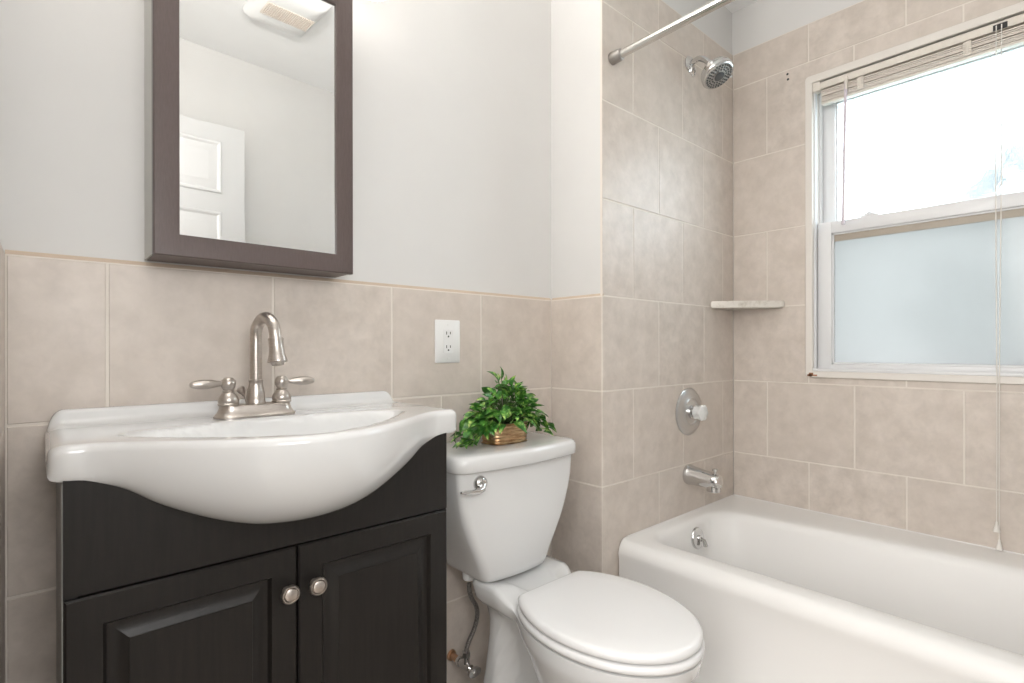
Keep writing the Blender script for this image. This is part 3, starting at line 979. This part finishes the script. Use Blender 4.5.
hp = [(0.885, 1.168, -0.640), (0.886, 1.168, -0.662), (0.898, 1.172, -0.690), (0.915, 1.177, -0.715), (0.924, 1.182, -0.745), (0.920, 1.188, -0.780), (0.907, 1.194, -0.812), (0.898, 1.197, -0.835), (0.897, 1.198, -0.852)]


def smooth_path(p, sub=5):
    out = []
    V = [Vector(q) for q in p]
    for i in range(len(V) - 1):
        p0, p1, p2, p3 = V[max(i - 1, 0)], V[i], V[i + 1], V[min(i + 2, len(V) - 1)]
        for k in range(sub):
            t = k / sub
            out.append(0.5 * ((2 * p1) + (-p0 + p2) * t + (2 * p0 - 5 * p1 + 4 * p2 - p3) * t * t + (-p0 + 3 * p1 - 3 * p2 + p3) * t ** 3))
    out.append(V[-1])
    return out


obj('braided_hose', MB().tube(smooth_path(hp), 0.0062, 14), M['hose'], wsu)
lab(obj('coupling_nut', MB().lathe([(0, 0.0), (0.016, 0.0), (0.019, -0.004), (0.018, -0.022), (0.012, -0.026), (0, -0.026)], (0.885, 1.168, -0.6055), (0, 0, 1), 10), M['white'], wsu), 'white plastic coupling nut')

# ------------------------------------------------------------------ potted plant on the tank
PZ = -0.2605
pc = Vector((0.985, 1.135, PZ))
pl = thing('potted_plant', 'variegated green trailing plant in an oval brass pot on the toilet tank', 'plant', pc)
mb = MB()
L = []
PA_, PB_ = 0.068, 0.044
ridges = []
for k in range(29):
    h = 0.056 * k / 28
    wob = 0.0012 * math.sin(k * 1.35) + (0.0025 if k in (0, 1) else 0) + (0.003 if k >= 27 else 0)
    fl = 0.93 + 0.07 * math.sin(PI * 0.5 * (k / 28))
    ridges.append((h, fl, wob))
for h, fl, wob in ridges:
    row = []
    for k in range(48):
        a = 2 * PI * k / 48
        ca, sa = math.cos(a), math.sin(a)
        n_ = 3.2
        rad = (abs(ca) ** n_ + abs(sa) ** n_) ** (-1 / n_)
        row.append((pc.x + (PA_ * fl + wob) * rad * ca, pc.y + (PB_ * fl + wob) * rad * sa, PZ + h))
    L.append(row)
top = L[-1]
L.append([(pc.x + (x - pc.x) * 0.93, pc.y + (y - pc.y) * 0.93, z) for x, y, z in top])
L.append([(pc.x + (x - pc.x) * 0.90, pc.y + (y - pc.y) * 0.90, z - 0.012) for x, y, z in top])
L.append([(pc.x + (x - pc.x) * 0.05, pc.y + (y - pc.y) * 0.05, z - 0.008) for x, y, z in top])
mb.loops(L[:-3 + 1], True, True, False)
pot = obj('pot', mb, M['pot'], pl, smooth=60)
obj('soil', MB().loops(L[-3:], True, False, True), M['soil'], pl)
for s in (-1, 1):
    pts = []
    for k in range(13):
        a = R(-80 + 160 * k / 12)
        pts.append((pc.x + s * (0.060 + 0.014 * math.cos(a)), pc.y + 0.018 * math.sin(a), PZ + 0.048 - 0.016 * math.cos(a)))
    obj('ring_handle', MB().tube(pts, 0.0022, 8), M['pot'], pot)
# foliage
random.seed(21)
lf = MB()
st = MB()


def leaf(mb, base, d, up, ln, wd_, droop):
    d = d.normalized()
    sd = d.cross(up)
    if sd.length < 1e-3:
        sd = d.orthogonal()
    sd.normalize()
    nm = sd.cross(d).normalized()
    n_ = 7
    outline = [0.10, 0.72, 1.0, 0.96, 0.74, 0.40, 0.0]
    rows = []
    for i in range(n_):
        t = i / (n_ - 1)
        c = base + d * (ln * t) - Vector((0, 0, 1)) * (droop * ln * t * t) + nm * (0.06 * ln * math.sin(PI * t))
        wv = wd_ * outline[i] * 0.5
        e = nm * (wv * 0.42)
        rows.append([c - sd * wv + e, c - sd * wv * 0.5 + e * 0.35, c, c + sd * wv * 0.5 + e * 0.35, c + sd * wv + e])
    rows[-1] = [rows[-1][2] + sd * 1e-4 * (j - 2) for j in range(5)]
    mb.loops(rows, False)


def keep_off(p):
    """leaves stay above the tank lid and in front of the wall"""
    if p.y > YB - 0.022:
        p.y = YB - 0.022
    return p


centre = pc + Vector((0.0, 0.0, 0.055))
spots = []
for k in range(190):
    a = random.uniform(0, 2 * PI)
    el = math.asin(random.uniform(-0.02, 1.0))
    rr_ = random.uniform(0.58, 1.0)
    px = 0.102 * math.cos(a) * math.cos(el) * rr_
    py = 0.074 * math.sin(a) * math.cos(el) * rr_
    pz = 0.100 * math.sin(el) * rr_ + 0.004
    base = centre + Vector((px, py, pz))
    out = Vector((px, py * 1.2, pz * 0.8 + 0.01)).normalized()
    spots.append((base, out))
# trailing vines: left over the lid, right side, crown tip
for (vx, vy, n_, dz) in ((-0.155, -0.035, 26, -0.050), (-0.135, 0.02, 16, -0.030), (0.130, -0.03, 22, -0.030), (0.125, 0.02, 16, -0.010)):
    for k in range(n_):
        t = 0.45 + 0.6 * k / n_
        base = centre + Vector((vx * t + random.uniform(-.018, .018), vy * t + random.uniform(-.024, .024), 0.05 + (dz - 0.05) * t ** 1.4 + random.uniform(-.014, .016)))
        spots.append((base, Vector((vx, vy, -0.05 + random.uniform(-.05, .06))).normalized()))
for k in range(7):
    spots.append((centre + Vector((random.uniform(-.03, .02), random.uniform(-.02, .02), 0.096 + 0.004 * k)), Vector((random.uniform(-.3, .3), random.uniform(-.3, .3), 1.0))))
for base, out in spots:
    base = keep_off(base)
    tang = Vector((random.uniform(-1, 1), random.uniform(-1, 1), random.uniform(-1, 0.4)))
    d = (out * 0.65 + tang * 0.55)
    ln = random.uniform(0.030, 0.046)
    tipz = base.z + d.normalized().z * ln - 0.3 * ln
    if tipz < PZ + 0.004:
        d.z += (PZ + 0.006 - tipz) / ln
    tipy = base.y + d.normalized().y * ln
    if tipy > YB - 0.006:
        d.y -= (tipy - (YB - 0.006)) / ln * 1.3
    if base.z < PZ + 0.012:
        base.z = PZ + 0.012
    up = (out + Vector((0, 0, 0.8)) + Vector((random.uniform(-.4, .4), random.uniform(-.4, .4), 0)))
    leaf(lf, base, d, up, ln, ln * random.uniform(0.55, 0.72), random.uniform(0.05, 0.35))
    if random.random() < 0.5:
        st.tube([centre + (base - centre) * 0.15, centre + (base - centre) * 0.6 + Vector((0, 0, 0.012)), base], [0.0013, 0.0011, 0.0008], 5)
for (dx, dy, h) in ((-0.012, 0.0, 0.135), (0.012, 0.01, 0.115), (-0.03, -0.01, 0.120)):
    st.tube([centre + Vector((0, 0, 0.02)), centre + Vector((dx * 0.5, dy, h * 0.6)), centre + Vector((dx, dy, h))], [0.0016, 0.0014, 0.0007], 5)
    leaf(lf, centre + Vector((dx, dy, h - 0.004)), Vector((dx * 4, dy, 0.8)), Vector((0.3, -1, 0)), 0.024, 0.010, 0.0)
obj('foliage', lf, M['leaf'], pl, smooth=70)
obj('stems', st, M['stem'], pl)

# ------------------------------------------------------------------ vanity cabinet
SX0, SX1, SC = 0.012, 0.723, 0.357
VX0, VX1, VF = 0.029, 0.690, 0.994


def lipS(x):
    return max(0, 1 - ((x - SC) / 0.305) ** 2) ** 1.5


def lip_y(x):
    return 0.985 - 0.150 * lipS(x)


DK = -0.137


HT = [(0.0, 0.1720), (0.07, 0.1665), (0.12, 0.1530), (0.165, 0.1340), (0.20, 0.1160), (0.225, 0.1010), (0.26, 0.0760), (0.29, 0.0625), (0.32, 0.0555), (0.36, 0.0535)]


def belly_h(x):
    """depth of the front skirt at x"""
    a = min(abs(x - 0.363), 0.3599)
    for (d0, h0), (d1, h1) in zip(HT, HT[1:]):
        if a <= d1:
            i_ = HT.index((d0, h0))
            m0 = (h1 - HT[max(i_ - 1, 0)][1]) / (d1 - HT[max(i_ - 1, 0)][0]) if i_ else 0.0
            nx = HT[min(i_ + 2, len(HT) - 1)]
            m1 = (nx[1] - h0) / (nx[0] - d0)
            t = (a - d0) / (d1 - d0)
            L_ = d1 - d0
            return (2 * t ** 3 - 3 * t ** 2 + 1) * h0 + (t ** 3 - 2 * t ** 2 + t) * L_ * m0 + (-2 * t ** 3 + 3 * t ** 2) * h1 + (t ** 3 - t ** 2) * L_ * m1
    return HT[-1][1]


va = thing('bathroom_vanity', 'dark espresso vanity cabinet with two raised panel doors under the white sink', 'cabinet', ((VX0 + VX1) / 2, 1.13, FL))
mb = MB()
mb.box(VX0, VX0 + 0.016, VF + 0.004, YB - 0.001, FL, DK - 0.055)
mb.box(VX1 - 0.016, VX1, VF + 0.004, YB - 0.001, FL, DK - 0.055)
mb.box(VX0 + 0.016, VX1 - 0.016, YB - 0.012, YB - 0.001, FL + 0.08, DK - 0.12)
mb.box(VX0 + 0.016, VX1 - 0.016, VF + 0.020, YB - 0.012, FL + 0.08, FL + 0.096)
mb.box(VX0 + 0.016, VX1 - 0.016, VF + 0.055, VF + 0.071, FL, FL + 0.08)
obj('carcass', mb, M['black'], va)
for a, b_ in ((VX0 - 0.0012, VX0 - 0.0001), (VX1 + 0.0001, VX1 + 0.0012)):  # thin sheets over the dark sides carry their painted sheen
    lab(obj('side_sheen', MB().box(a, b_, VF + 0.003, YB - 0.001, FL, DK - 0.055), M['vsheen'], va), 'dark cabinet side with its grazing sheen painted grey')
poly = [(VX0, -0.357), (VX1, -0.357)]
for k in range(61):
    x = VX1 + (VX0 - VX1) * k / 60
    poly.append((x, DK - belly_h(x) + 0.004))
obj('apron_panel', MB().prism(poly, lambda u, v, d: (u, d, v), VF, VF + 0.018), M['black'], va)


def vdoor(x0, x1, knob_x):
    z0, z1 = FL + 0.085, -0.3605
    f, bk = VF - 0.004, VF + 0.016
    q = MB()
    def lp(i, y):
        return [(x0 + i, y, z0 + i), (x1 - i, y, z0 + i), (x1 - i, y, z1 - i), (x0 + i, y, z1 - i)]
    q.loops([lp(0, bk), lp(0, f + 0.003), lp(0.003, f), lp(0.044, f), lp(0.046, f + 0.003), lp(0.049, f + 0.008), lp(0.053, f + 0.0092), lp(0.058, f + 0.0085), lp(0.067, f + 0.0045), lp(0.076, f + 0.0005), lp(0.0765, f - 0.0005), lp(0.078, f - 0.0005)], True, True, True)
    d = obj('door', q, M['black'], va, smooth=25)
    kb = lab(obj('knob', MB().lathe([(0, 0), (0.0085, 0.0), (0.0065, 0.004), (0.0065, 0.011), (0.014, 0.015), (0.0168, 0.019), (0.0165, 0.022), (0.0145, 0.0245), (0.0128, 0.0245), (0.0118, 0.0215), (0.0108, 0.0245), (0.007, 0.0265), (0, 0.027)], (knob_x, f, -0.436), (0, -1, 0), 32), M['nickel'], d), 'round brushed nickel knob')
    return d


vdoor(VX0 + 0.001, 0.3565, 0.338)
vdoor(0.3595, VX1 - 0.001, 0.388)

# ------------------------------------------------------------------ sink top
sk = thing('sink', 'white one piece belly sink on top of the dark vanity', 'sink', (SC, 1.13, DK - 0.05))
mb = MB()
NX = 110
secs = []


def bw(x):
    u = (x - SC) / 0.27
    return u


for i in range(NX + 1):
    t = i / NX
    # denser stations near both ends
    x = SX0 + (SX1 - SX0) * (t - 0.10 * math.sin(2 * PI * t) * 0.9)
    d = min(x - SX0, SX1 - x)
    rr = 0.024
    ins_ = rr - math.sqrt(max(0, rr * rr - max(0, rr - d) ** 2)) if d < rr else 0.0
    yl = lip_y(x) + ins_
    h = belly_h(x)
    zt = DK - ins_ * 0.55
    # splash at the back, stopping short of the ends
    e = min(1, max(0, (min(x - (SX0 + 0.004), (SX1 - 0.029) - x)) / 0.022))
    sph = 0.029 * math.sqrt(max(0, 1 - (1 - e) ** 2))
    P_ = [(YB - 0.001, DK - 0.05 + ins_), (YB - 0.001, zt + sph * 0.8)]
    for a in (20, 50, 80, 110, 140, 165):
        P_.append((YB - 0.009 + 0.008 * math.cos(R(a)) - 0.006 * (a > 90) * 1, zt + sph - 0.004 * (sph / 0.029) + 0.004 * math.sin(R(a)) * (sph / 0.029)))
    P_.append((YB - 0.026, zt + sph * 0.75))
    P_.append((YB - 0.029, zt + sph * 0.45))
    P_.append((YB - 0.034, zt + sph * 0.2))
    P_.append((YB - 0.045, zt + sph * 0.05))
    yb0 = YB - 0.055
    yE = yl + 0.012
    yf_, yb_ = lip_y(x) + 0.028, 1.128
    ym, yh = (yf_ + yb_) / 2, max(0.01, (yb_ - yf_) / 2)
    ND = 34
    for k in range(ND + 1):
        y = yb0 + (yE - yb0) * k / ND
        r_2 = ((x - SC) / 0.262) ** 2 + ((y - ym) / yh) ** 2
        q = math.sqrt(r_2)
        dep = 0.0
        if q < 1.0:
            dep = 0.112 * (1 - q ** 2.6) * sstep((1 - q) / 0.16 + 0.0)
        rim = 0.0
        P_.append((y, zt - dep + rim))
    for a in (20, 40, 60, 80):
        P_.append((yE - 0.012 * math.sin(R(a)), zt - 0.012 * (1 - math.cos(R(a)))))
    NB = 22
    y1 = 1.0
    hh = h - 0.012 - ins_ * 0.95
    for k in range(NB + 1):
        a = PI / 2 * k / NB
        P_.append((y1 - (y1 - yl) * math.cos(a), zt - 0.012 - hh * math.sin(a)))
    zc = zt - 0.012 - hh
    P_.append((1.03, zc - 0.001 * 0))
    P_.append((1.12, min(zc, DK - 0.05) - 0.0))
    P_.append((1.20, DK - 0.05 - 0.3 * max(0, (DK - 0.05 - zc))))
    P_.append((YB - 0.012, DK - 0.05 + ins_))
    secs.append([(x, y, z) for y, z in P_])
mb.loops(secs, True, True, True)
so_ = obj('basin', mb, M['porc'], sk, smooth=50)
obj('drain', MB().lathe([(0, 0), (0.022, 0), (0.023, 0.002), (0.019, 0.004), (0.008, 0.003), (0, 0.004)], (SC, 0.98, DK - 0.111), (0, 0, 1), 24), M['chrome'], sk)

# ------------------------------------------------------------------ faucet
FX, FY, FZ = 0.340, 1.176, DK + 0.0005
fa = thing('faucet', 'brushed nickel two handle gooseneck faucet standing on the sink', 'faucet', (FX, FY, FZ))
mb = MB()
L = []
for z, hx, hy in ((0, 0.0785, 0.030), (0.003, 0.0785, 0.030), (0.006, 0.0755, 0.0275), (0.012, 0.071, 0.024), (0.019, 0.0685, 0.0225), (0.023, 0.068, 0.022), (0.0245, 0.066, 0.020)):
    L.append(rrect(FX - hx, FX + hx, FY - hy, FY + hy, hy * 0.98, FZ + z, 10, 8))
mb.loops(L, True, True, True)
obj('base_plate', mb, M['nickel'], fa, smooth=35)
bz = FZ + 0.0245
obj('spout_base', MB().lathe([(0, 0), (0.0185, 0), (0.019, 0.003), (0.0175, 0.006), (0.0180, 0.012), (0.0165, 0.026), (0.0135, 0.038), (0.0128, 0.044), (0.0138, 0.046), (0.0138, 0.049), (0.011, 0.050), (0, 0.05)], (FX, FY, bz), (0, 0, 1), 32), M['nickel'], fa)
sw = R(10)
pts = []
zt_ = bz + 0.045
ztop = 0.0640 - 0.0395
Rg = 0.0395
dirv = Vector((math.sin(sw), -math.cos(sw), 0))
p0 = Vector((FX, FY, 0))
for k in range(8):
    pts.append(p0 + Vector((0, 0, zt_ + (ztop - zt_) * k / 8)))
for k in range(21):
    a = R(174 * k / 20)
    pts.append(p0 + dirv * (Rg - Rg * math.cos(a)) + Vector((0, 0, ztop + Rg * math.sin(a))))
dend = (pts[-1] - pts[-2]).normalized()
for k in range(1, 4):
    pts.append(pts[20 + 8] + dend * 0.0035 * k)
gn = obj('gooseneck', MB().tube(pts, 0.0116, 24), M['nickel'], fa)
obj('spray_tip', MB().lathe([(0, -0.004), (0.0142, -0.004), (0.0150, -0.001), (0.0138, 0.002), (0.0140, 0.014), (0.0152, 0.028), (0.0186, 0.041), (0.0186, 0.044), (0.013, 0.045), (0.011, 0.050), (0, 0.050)], pts[-1], dend, 32), M['nickel'], gn)
for s in (-1, 1):
    hx = FX + s * 0.0515
    hv = obj('handle_body', MB().lathe([(0, 0), (0.0185, 0), (0.0200, 0.003), (0.0182, 0.005), (0.0194, 0.009), (0.0182, 0.015), (0.0135, 0.022), (0.0100, 0.026), (0.0114, 0.0285), (0.0092, 0.0305), (0.0105, 0.0325), (0.0128, 0.037), (0.0140, 0.043), (0.0128, 0.0495), (0.008, 0.055), (0.0, 0.056)], (hx, FY, bz), (0, 0, 1), 28), M['nickel'], fa)
    ly = bz + 0.044
    lvp = []
    lr = []
    for k in range(17):
        t = k / 16
        lvp.append((hx + s * (0.008 + 0.060 * t), FY - 0.004 * t, ly - 0.0005 * t))
        lr.append(0.0052 + 0.0042 * math.sin(PI * min(1, max(0, (t - 0.10) / 0.9)) ** 1.25) + (0.0006 if t > 0.95 else 0) - (0.0016 if t > 0.97 else 0))
    obj('lever', MB().tube(lvp, lr, 18), M['nickel'], hv)
obj('lift_rod', MB().tube([(FX - 0.010, FY + 0.018, bz - 0.004), (FX - 0.016, FY + 0.020, bz + 0.018)], 0.0028, 12).lathe([(0, 0), (0.0045, 0), (0.0045, 0.004), (0.0078, 0.010), (0.0085, 0.016), (0.005, 0.019), (0, 0.0195)], (FX - 0.016, FY + 0.020, bz + 0.017), (-0.6, 0, 1), 18), M['nickel'], fa)

# ------------------------------------------------------------------ medicine cabinet with mirror
CX0, CX1, CZ0, CZ1, CF = 0.161, 0.5525, 0.1745, 0.826, 1.161


def skew(mb):
    for v in mb.bm.verts:
        if v.co.y < YB - 0.02:
            v.co.y += 0.026 * (v.co.x - CX0)
    return mb


mc = thing('medicine_cabinet', 'dark brown framed mirror cabinet hung on the wall above the sink', 'cabinet', ((CX0 + CX1) / 2, YB + PA, CZ0))
mb = MB().box(CX0 + 0.001, CX1 - 0.001, CF + 0.024, YB + PA - 0.0005, CZ0 + 0.003, CZ1 - 0.003, 0.001, 1)
lab(obj('cabinet_box', skew(mb), M['cabside'], mc), 'light grey cabinet side')
mb = MB().box(CX0 + 0.004, CX1 - 0.004, CF + 0.020, YB - 0.004, CZ0 + 0.0008, CZ0 + 0.0030)
obj('bottom_panel', skew(mb), M['frame'], mc)
mb = MB()


def fl_(i, y):
    return [(CX0 + i, y, CZ0 + i), (CX1 - i, y, CZ0 + i), (CX1 - i, y, CZ1 - i), (CX0 + i, y, CZ1 - i)]


FWI = 0.042
mb.loops([fl_(FWI, CF + 0.02), fl_(0.001, CF + 0.02), fl_(0, CF + 0.019), fl_(0, CF + 0.003), fl_(0.002, CF), fl_(FWI - 0.004, CF + 0.0005), fl_(FWI - 0.0005, CF + 0.002), fl_(FWI, CF + 0.004), fl_(FWI, CF + 0.009)], True, False, False)
df = obj('door_frame', skew(mb), M['frame'], mc, smooth=25)
mb = MB()
mb.loops([fl_(FWI - 0.003, CF + 0.0070), fl_(FWI + 0.0005, CF + 0.0060), fl_(FWI + 0.0065, CF + 0.00592), fl_(FWI + 0.0066, CF + 0.00592)], True, True, True)
obj('mirror', skew(mb), M['mirror'], df, smooth=0)

# ------------------------------------------------------------------ vanity light above the cabinet
vl = thing('vanity_light', 'three shade bath light bar above the mirror cabinet', 'light', (0.353, YB + PA, 0.955))
obj('backplate', MB().box(0.353 - 0.29, 0.353 + 0.29, YB + PA - 0.022, YB + PA - 0.0005, 0.925, 0.985, 0.008, 3), M['nickel'], vl)
for dx in (-0.245, 0.0, 0.245):
    x = 0.353 + dx
    ar = obj('lamp_arm', MB().tube(smooth_path([(x, YB - 0.012, 0.955), (x, 1.20, 0.962), (x, 1.165, 0.958), (x, 1.155, 0.935)]), 0.007, 12).lathe([(0, 0.0), (0.018, 0.0), (0.026, -0.012), (0.026, -0.018), (0, -0.018)], (x, 1.155, 0.945), (0, 0, 1), 20), M['nickel'], vl)
    obj('glass_shade', MB().lathe([(0.022, 0.010), (0.030, 0.0), (0.044, -0.022), (0.052, -0.050), (0.050, -0.072), (0.036, -0.088), (0.018, -0.095), (0.0, -0.097)], (x, 1.155, 0.932), (0, 0, 1), 32), M['glow'], ar, smooth=80)

# the bulbs throw light up out of the shades
area('bulb_uplight', (0.108, 1.150, 0.985), (0.108, 0.95, 1.4), 0.06, 0.06, 6.4, (1.0, 0.97, 0.93))
area('bulb_uplight', (0.353, 1.150, 0.985), (0.353, 0.95, 1.4), 0.06, 0.06, 6.4, (1.0, 0.97, 0.93))
area('bulb_uplight', (0.598, 1.150, 0.985), (0.50, 0.90, 1.4), 0.06, 0.06, 6.4, (1.0, 0.97, 0.93))

# ------------------------------------------------------------------ outlet
OX0, OX1, OZ0_, OZ1_ = 0.841, 0.926, -0.0395, 0.0835
ou = thing('wall_outlet', 'white duplex power outlet in the tile between sink and plant', 'outlet', ((OX0 + OX1) / 2, YB, (OZ0_ + OZ1_) / 2))
oxm, ozm = (OX0 + OX1) / 2, (OZ0_ + OZ1_) / 2
pt = obj('cover_plate', MB().loops([[(x, YB - 0.0005, z) for x, z, _ in rrect(OX0, OX1, OZ0_, OZ1_, 0.004, 0, 4, 3)], [(x, YB - 0.004, z) for x, z, _ in rrect(OX0, OX1, OZ0_, OZ1_, 0.004, 0, 4, 3)],
                            [(x, YB - 0.0065, z) for x, z, _ in rrect(OX0 + 0.003, OX1 - 0.003, OZ0_ + 0.003, OZ1_ - 0.003, 0.004, 0, 4, 3)]], True, True, True), M['white'], ou)
mb = MB()
mb.loops([[(x, YB - 0.006, z) for x, z, _ in rrect(oxm - 0.0168, oxm + 0.0168, ozm - 0.034, ozm + 0.034, 0.003, 0, 4, 3)], [(x, YB - 0.0078, z) for x, z, _ in rrect(oxm - 0.0165, oxm + 0.0165, ozm - 0.0337, ozm + 0.0337, 0.003, 0, 4, 3)]], True, True, True)
rc_ = obj('receptacle', mb, M['white'], ou)
for s in (-1, 1):
    mb = MB()
    cz = ozm + s * 0.0195 + 0.001
    mb.box(oxm - 0.0078, oxm - 0.0054, YB - 0.0082, YB - 0.0076, cz - 0.001, cz + 0.0075)
    mb.box(oxm + 0.0054, oxm + 0.0078, YB - 0.0082, YB - 0.0076, cz, cz + 0.0070)
    mb.lathe([(0, 0), (0.0026, 0), (0.0026, 0.0005), (0, 0.0005)], (oxm, YB - 0.0077, cz - 0.0065), (0, -1, 0), 12)
    obj('socket_slots', mb, M['slot'], rc_)
    obj('screw', MB().lathe([(0, 0), (0.0032, 0), (0.0030, 0.0008), (0, 0.001)], (oxm, YB - 0.0065, ozm + s * 0.0485), (0, -1, 0), 12), M['white'], pt)

# ------------------------------------------------------------------ ceiling fan (seen in the mirror)
ef = thing('exhaust_fan', 'white ceiling exhaust fan with a beige grille, seen in the mirror', 'fan', (0.83, 0.115, CE))
mb = MB()
L = []
for z, g, in ((CE - 0.0005, 0.012), (CE - 0.004, 0.014), (CE - 0.018, 0.010), (CE - 0.036, -0.004), (CE - 0.046, -0.030), (CE - 0.050, -0.060)):
    L.append([(x, y, z) for x, y, _ in rrect(0.715 - min(g, 0.012), 0.945 + min(g, 0.012), -0.02 - g, 0.25 + g, 0.012, 0, 4, 4)])
mb.loops(L, True, True, True)
hs = obj('housing', mb, M['white'], ef, smooth=35)
mb = MB()
mb.box(0.735, 0.925, 0.075, 0.165, CE - 0.0515, CE - 0.0495, 0.0005, 1)
for k in range(24):
    x = 0.739 + 0.182 * k / 23
    mb.box(x - 0.0016, x + 0.0016, 0.076, 0.164, CE - 0.055, CE - 0.051, 0.0006, 1)
lab(obj('grille', mb, M['blind'], ef), 'beige slotted grille')
